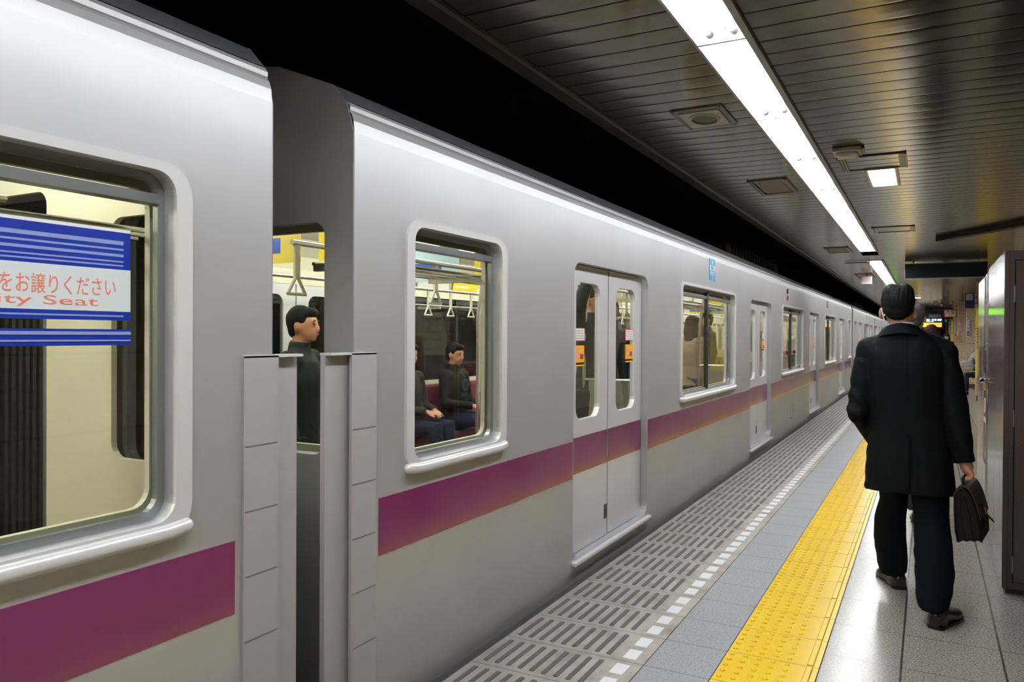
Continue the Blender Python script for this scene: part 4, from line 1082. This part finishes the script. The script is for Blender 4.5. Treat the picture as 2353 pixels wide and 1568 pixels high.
# trousers
def trouser(pts, name):
    mb = MB(); R = []
    for (x, y, z, rx, ry) in pts:
        R.append([L_(x + rx * math.cos(2 * PI * i / 28), y + ry * math.sin(2 * PI * i / 28), z + (0.0 if z > .12 else -.016 * math.sin(2 * PI * i / 28 + 3.6))) for i in range(28)])
    mb.rings(R); return mb
tl = trouser([(-.155, 4.51, .84, .09, .10), (-.150, 4.54, .66, .074, .088), (-.155, 4.60, .52, .068, .084), (-.172, 4.67, .40, .078, .09), (-.176, 4.72, .28, .083, .090), (-.168, 4.76, .18, .080, .086), (-.158, 4.77, .085, .072, .080)], 'l')
tr = trouser([(-.01, 4.50, .84, .10, .10), (.012, 4.49, .62, .088, .094), (.022, 4.44, .48, .081, .088), (.030, 4.37, .36, .085, .088), (.037, 4.30, .24, .087, .088), (.036, 4.235, .14, .078, .080), (.034, 4.205, .092, .068, .074)], 'r')
tl.v, base_n = tl.v + tr.v, len(tl.v)
for fc, mi, sm2 in zip(tr.f, tr.mi, tr.sm): tl.f.append([i + base_n for i in fc]); tl.mi.append(mi); tl.sm.append(sm2)
tl.ell(L_(-.08, 4.5, .84), (.16, .11, .1), None, 18, 10)
def tf(p, n):
    x, y, z = p.x + RX, p.y + RY, p.z
    d = .004 * noise.noise(Vector((x * 16, y * 16, z * 6)))
    if z < .35: d += .0035 * math.sin(z * 70 + x * 30) * max(0, noise.noise(p * 9) + .2)
    return d
remesh(tl, .0052, 3, tf, 'trousers', m_cloth('trousers_navy', (6, 9, 18), .8, .08), man)
s_ = MB(); shoe(s_, L_(-.118, 4.712, 0), -.42, .28, .046, .085); s_.obj('shoe', blackshoe, man)
s_ = MB(); shoe(s_, L_(.036, 4.150, 0), .38, .28, .046, .085); s_.obj('shoe', blackshoe, man)

# --- briefcase ----------------------------------------------------------------------
bag = thing('briefcase', 'black leather flap briefcase with a brass buckle in the walking man\'s right hand', 'briefcase', (.188, 4.335, .390))
bag.rotation_euler = (0, math.radians(-9), math.radians(-9)); bag.scale = (.88, .86, .925)
lea = mat('black_leather', (4, 4, 5), .45, spec=.2, bump=.3, bs=260); leab = mat('leather_flap', (40, 33, 34), .32, bump=.3, bs=260)
H, Lb = .265, .36
m = MB(); R = []
for y, k in ((-.012, .90), (0, 1), (Lb, 1), (Lb + .012, .9)):
    pr = []
    P2 = [(-.058, -.004), (-.034, .008), (-.016, .0), (-.004, .006), (.006, .006), (.018, .0), (.036, .008), (.056, -.004), (.062, .06), (.058, .14), (.040, .235), (.022, .27), (0, .285), (-.022, .27), (-.038, .235), (-.052, .14), (-.060, .06)]
    R.append([(x * k, y, z * k + (1 - k) * .12) for x, z in P2])
m.rings(R, 0, False); m.obj('bag_body', lea, bag, bevel=.003)
m = MB()
for x in (-.020, .020):
    m.tube([(x, -.010, .008), (x, -.013, .14), (x * .4, -.011, .24)], .0028, 8)
m.tube([(-.058, -.012, .002), (-.060, -.012, .06), (-.052, -.012, .14), (-.038, -.012, .235), (0, -.012, .286), (.040, -.012, .235), (.058, -.012, .14), (.062, -.012, .06), (.056, -.012, .002)], .005, 8)
m.obj('piping', lea, bag)
m = MB(); fl_p = [(-.045, .235), (-.036, .262), (-.020, .281), (0, .291), (.020, .290), (.036, .279), (.048, .257), (.058, .215), (.066, .16), (.070, .115)]
inn = [(x - .004, z - .004) for x, z in fl_p][::-1]
m.sweep(fl_p + inn, -.006, Lb + .006, close=True); m.obj('flap', leab, bag, bevel=.002)
m = MB().box(.062, .074, .145, .175, .10, .175).box(.066, .078, .150, .170, .045, .10); m.obj('strap', lea, bag)
m = MB(); 
for z in (.135, .155, .120): m.tube([(.078, .14, z), (.078, .18, z)], .003, 8)
m.tube([(.078, .14, .118), (.078, .14, .157)], .003, 8).tube([(.078, .18, .118), (.078, .18, .157)], .003, 8).obj('buckle', mat('brass', (196, 156, 92), .25, 1.), bag)
m = MB().tube([(.078, .16, .118), (.105, .155, .085), (.112, .155, .075)], [.006, .005, .002], 6, flat=.4); m.obj('strap_end', lea, bag)
m = MB().tube([(.004, .075, .286), (.004, .078, .312), (.004, .095, .322), (.004, .16, .324), (.004, .225, .322), (.004, .242, .312), (.004, .245, .286)], .008, 10, caps='round'); m.obj('handle', lea, bag)

# --- others -------------------------------------------------------------------------
figure('grey-haired person in dark clothes walking directly ahead of the man in black', (-.09, 6.62, 0), .0, 1.64, 'stand', hg, 'short', (16, 18, 24), (18, 18, 24), step=.12, look=-.25, vox=.009, ldx=.085, stance=.055)
figure('person with long brown hair, seen over the right shoulder of the man in black', (.035, 10.4, 0), 0, 1.53, 'stand', hbr, 'long', (24, 20, 22), (20, 20, 24), step=.1)
figure('far person wearing a white face mask, walking towards the viewer', (.515, 28, 0), PI, 1.49, 'stand', hb, 'long', (20, 20, 26), (20, 20, 24), mask=True, step=.1)
sp = figure('seated person in dark trousers reading, half hidden behind the nearest pillar', (1.22, 21.6, 0), PI / 2, 1.66, 'sit', hb, 'short', (24, 24, 30), (30, 32, 38))
t = thing('bench', 'long dark platform bench under the seated reader', 'bench', (1.3, 21.4, 0))
MB().box(-.22, .22, -.9, .9, .32, .36).obj('seat', mat('bench_seat', (60, 52, 46), .5), t, bevel=.01)
for y in (-.75, .75): MB().box(-.16, .18, y - .03, y + .03, 0, .32).obj('leg', mat('bench_leg', (90, 90, 92), .3, .8), t)
npm = NT('newsprint'); v, p_ = npm.obj(); nn = npm.noise(npm.scale(v, (1, 1, 4)), 60, 3, .7); npm.base(npm.ramp(nn, [(.36, lin((130, 130, 128))), (.48, lin((232, 230, 222)))])); npm.b.inputs['Roughness'].default_value = .8; npm = npm.m
def paper(loc, rot, w, h, lb, n=3):
    t = MB()
    for k in range(n):
        R = []
        for i in range(7):
            u_ = i / 6; R.append([(u_ * w - w / 2 + k * .006, .03 * math.sin(u_ * PI * 2 + k) + k * .008, vv * h + .01 * math.sin(u_ * 9 + k)) for vv in (0, .35, .7, 1)])
        t.rings(R, 0, True, False, False)
    o = t.obj('newspaper', npm.m if hasattr(npm, 'm') else npm, recalc=False); o.location = loc; o.rotation_euler = rot
    s = o.modifiers.new('s', 'SOLIDIFY'); s.thickness = .002; tag(o, lb, 'newspaper', 'newspapers of the seated reader')
paper((.92, 21.50, .84), (.1, .5, .2), .22, .22, 'upright newspaper page, uppermost in front of the seated reader')
paper((.86, 21.44, .70), (.5, -.35, .1), .30, .17, 'crumpled newspaper sheets in the middle of the reader\'s pile')
paper((.86, 21.36, .60), (.8, -.25, .3), .26, .11, 'folded newspaper lowest on the reader\'s knees')
G = None
FZ = .06
PS = [((-4.20, 6.55, FZ), -PI / 2, 1.66, 'sit', hb, 'short', (26, 26, 30), (22, 34, 62), True, 'seated passenger in dark clothes looking down, framed by the car\'s first window'),
      ((-4.20, 5.75, FZ), -PI / 2, 1.68, 'sit', hb, 'short', (40, 38, 36), (20, 30, 56), False, 'seated passenger at the left of the first window, dark coat and navy trousers'),
      ((-2.98, 3.12, FZ), -1.2, 1.47, 'stand', hb, 'short', (18, 26, 26), (24, 24, 30), False, 'standing passenger seen through the car end window in the gap'),
      ((-2.28, 5.55, FZ), -1.9, 1.72, 'hold', hb, 'short', (22, 34, 38), (26, 32, 40), False, 'standing passenger in a dark jacket holding a strap behind the first door'),
      ((-2.45, 6.35, FZ), -2.6, 1.64, 'stand', hbr, 'short', (18, 40, 58), (22, 44, 66), True, 'standing passenger in blue behind the right leaf of the first door'),
      ((-2.45, 9.0, FZ), -.4, 1.56, 'stand', hbr, 'long', (150, 126, 108), (36, 52, 66), False, 'standing passenger in a tan coat behind the wide middle window'),
      ((-2.75, 10.9, FZ), 2.2, 1.66, 'stand', hb, 'short', (44, 46, 66), (40, 40, 46), False, 'standing passenger in grey blue behind the right half of the wide window'),
      ((-2.4, 13.6, FZ), -2.0, 1.68, 'stand', hb, 'short', (30, 30, 36), (30, 34, 44), False, 'standing passenger near the second door of the middle car')]
for loc, rz, h, pose, hr, stl, tp, bt, ph, lb in PS:
    figure(lb, loc, rz, h, pose, hr, stl, tp, bt, phone=False, group=None, name='passenger', vox=.013)

# ------------------------------------------------------------------ world and view
w = bpy.data.worlds.new('world'); SC.world = w; w.use_nodes = True
w.node_tree.nodes['Background'].inputs[0].default_value = (.5, .48, .45, 1); w.node_tree.nodes['Background'].inputs[1].default_value = .02
SC.view_settings.view_transform = 'Standard'; SC.view_settings.look = 'None'; SC.view_settings.gamma = 1; SC.view_settings.use_curve_mapping = False
SC.view_settings.exposure = EXPO
SC.cycles.use_denoising = True
SC.cycles.use_adaptive_sampling = True; SC.cycles.adaptive_threshold = .12; SC.cycles.adaptive_min_samples = 16; SC.cycles.use_light_tree = True
SC.cycles.max_bounces = 6; SC.cycles.transparent_max_bounces = 14; SC.cycles.diffuse_bounces = 3; SC.cycles.glossy_bounces = 3
SC.cycles.sample_clamp_indirect = 6; SC.cycles.caustics_reflective = False; SC.cycles.caustics_refractive = False
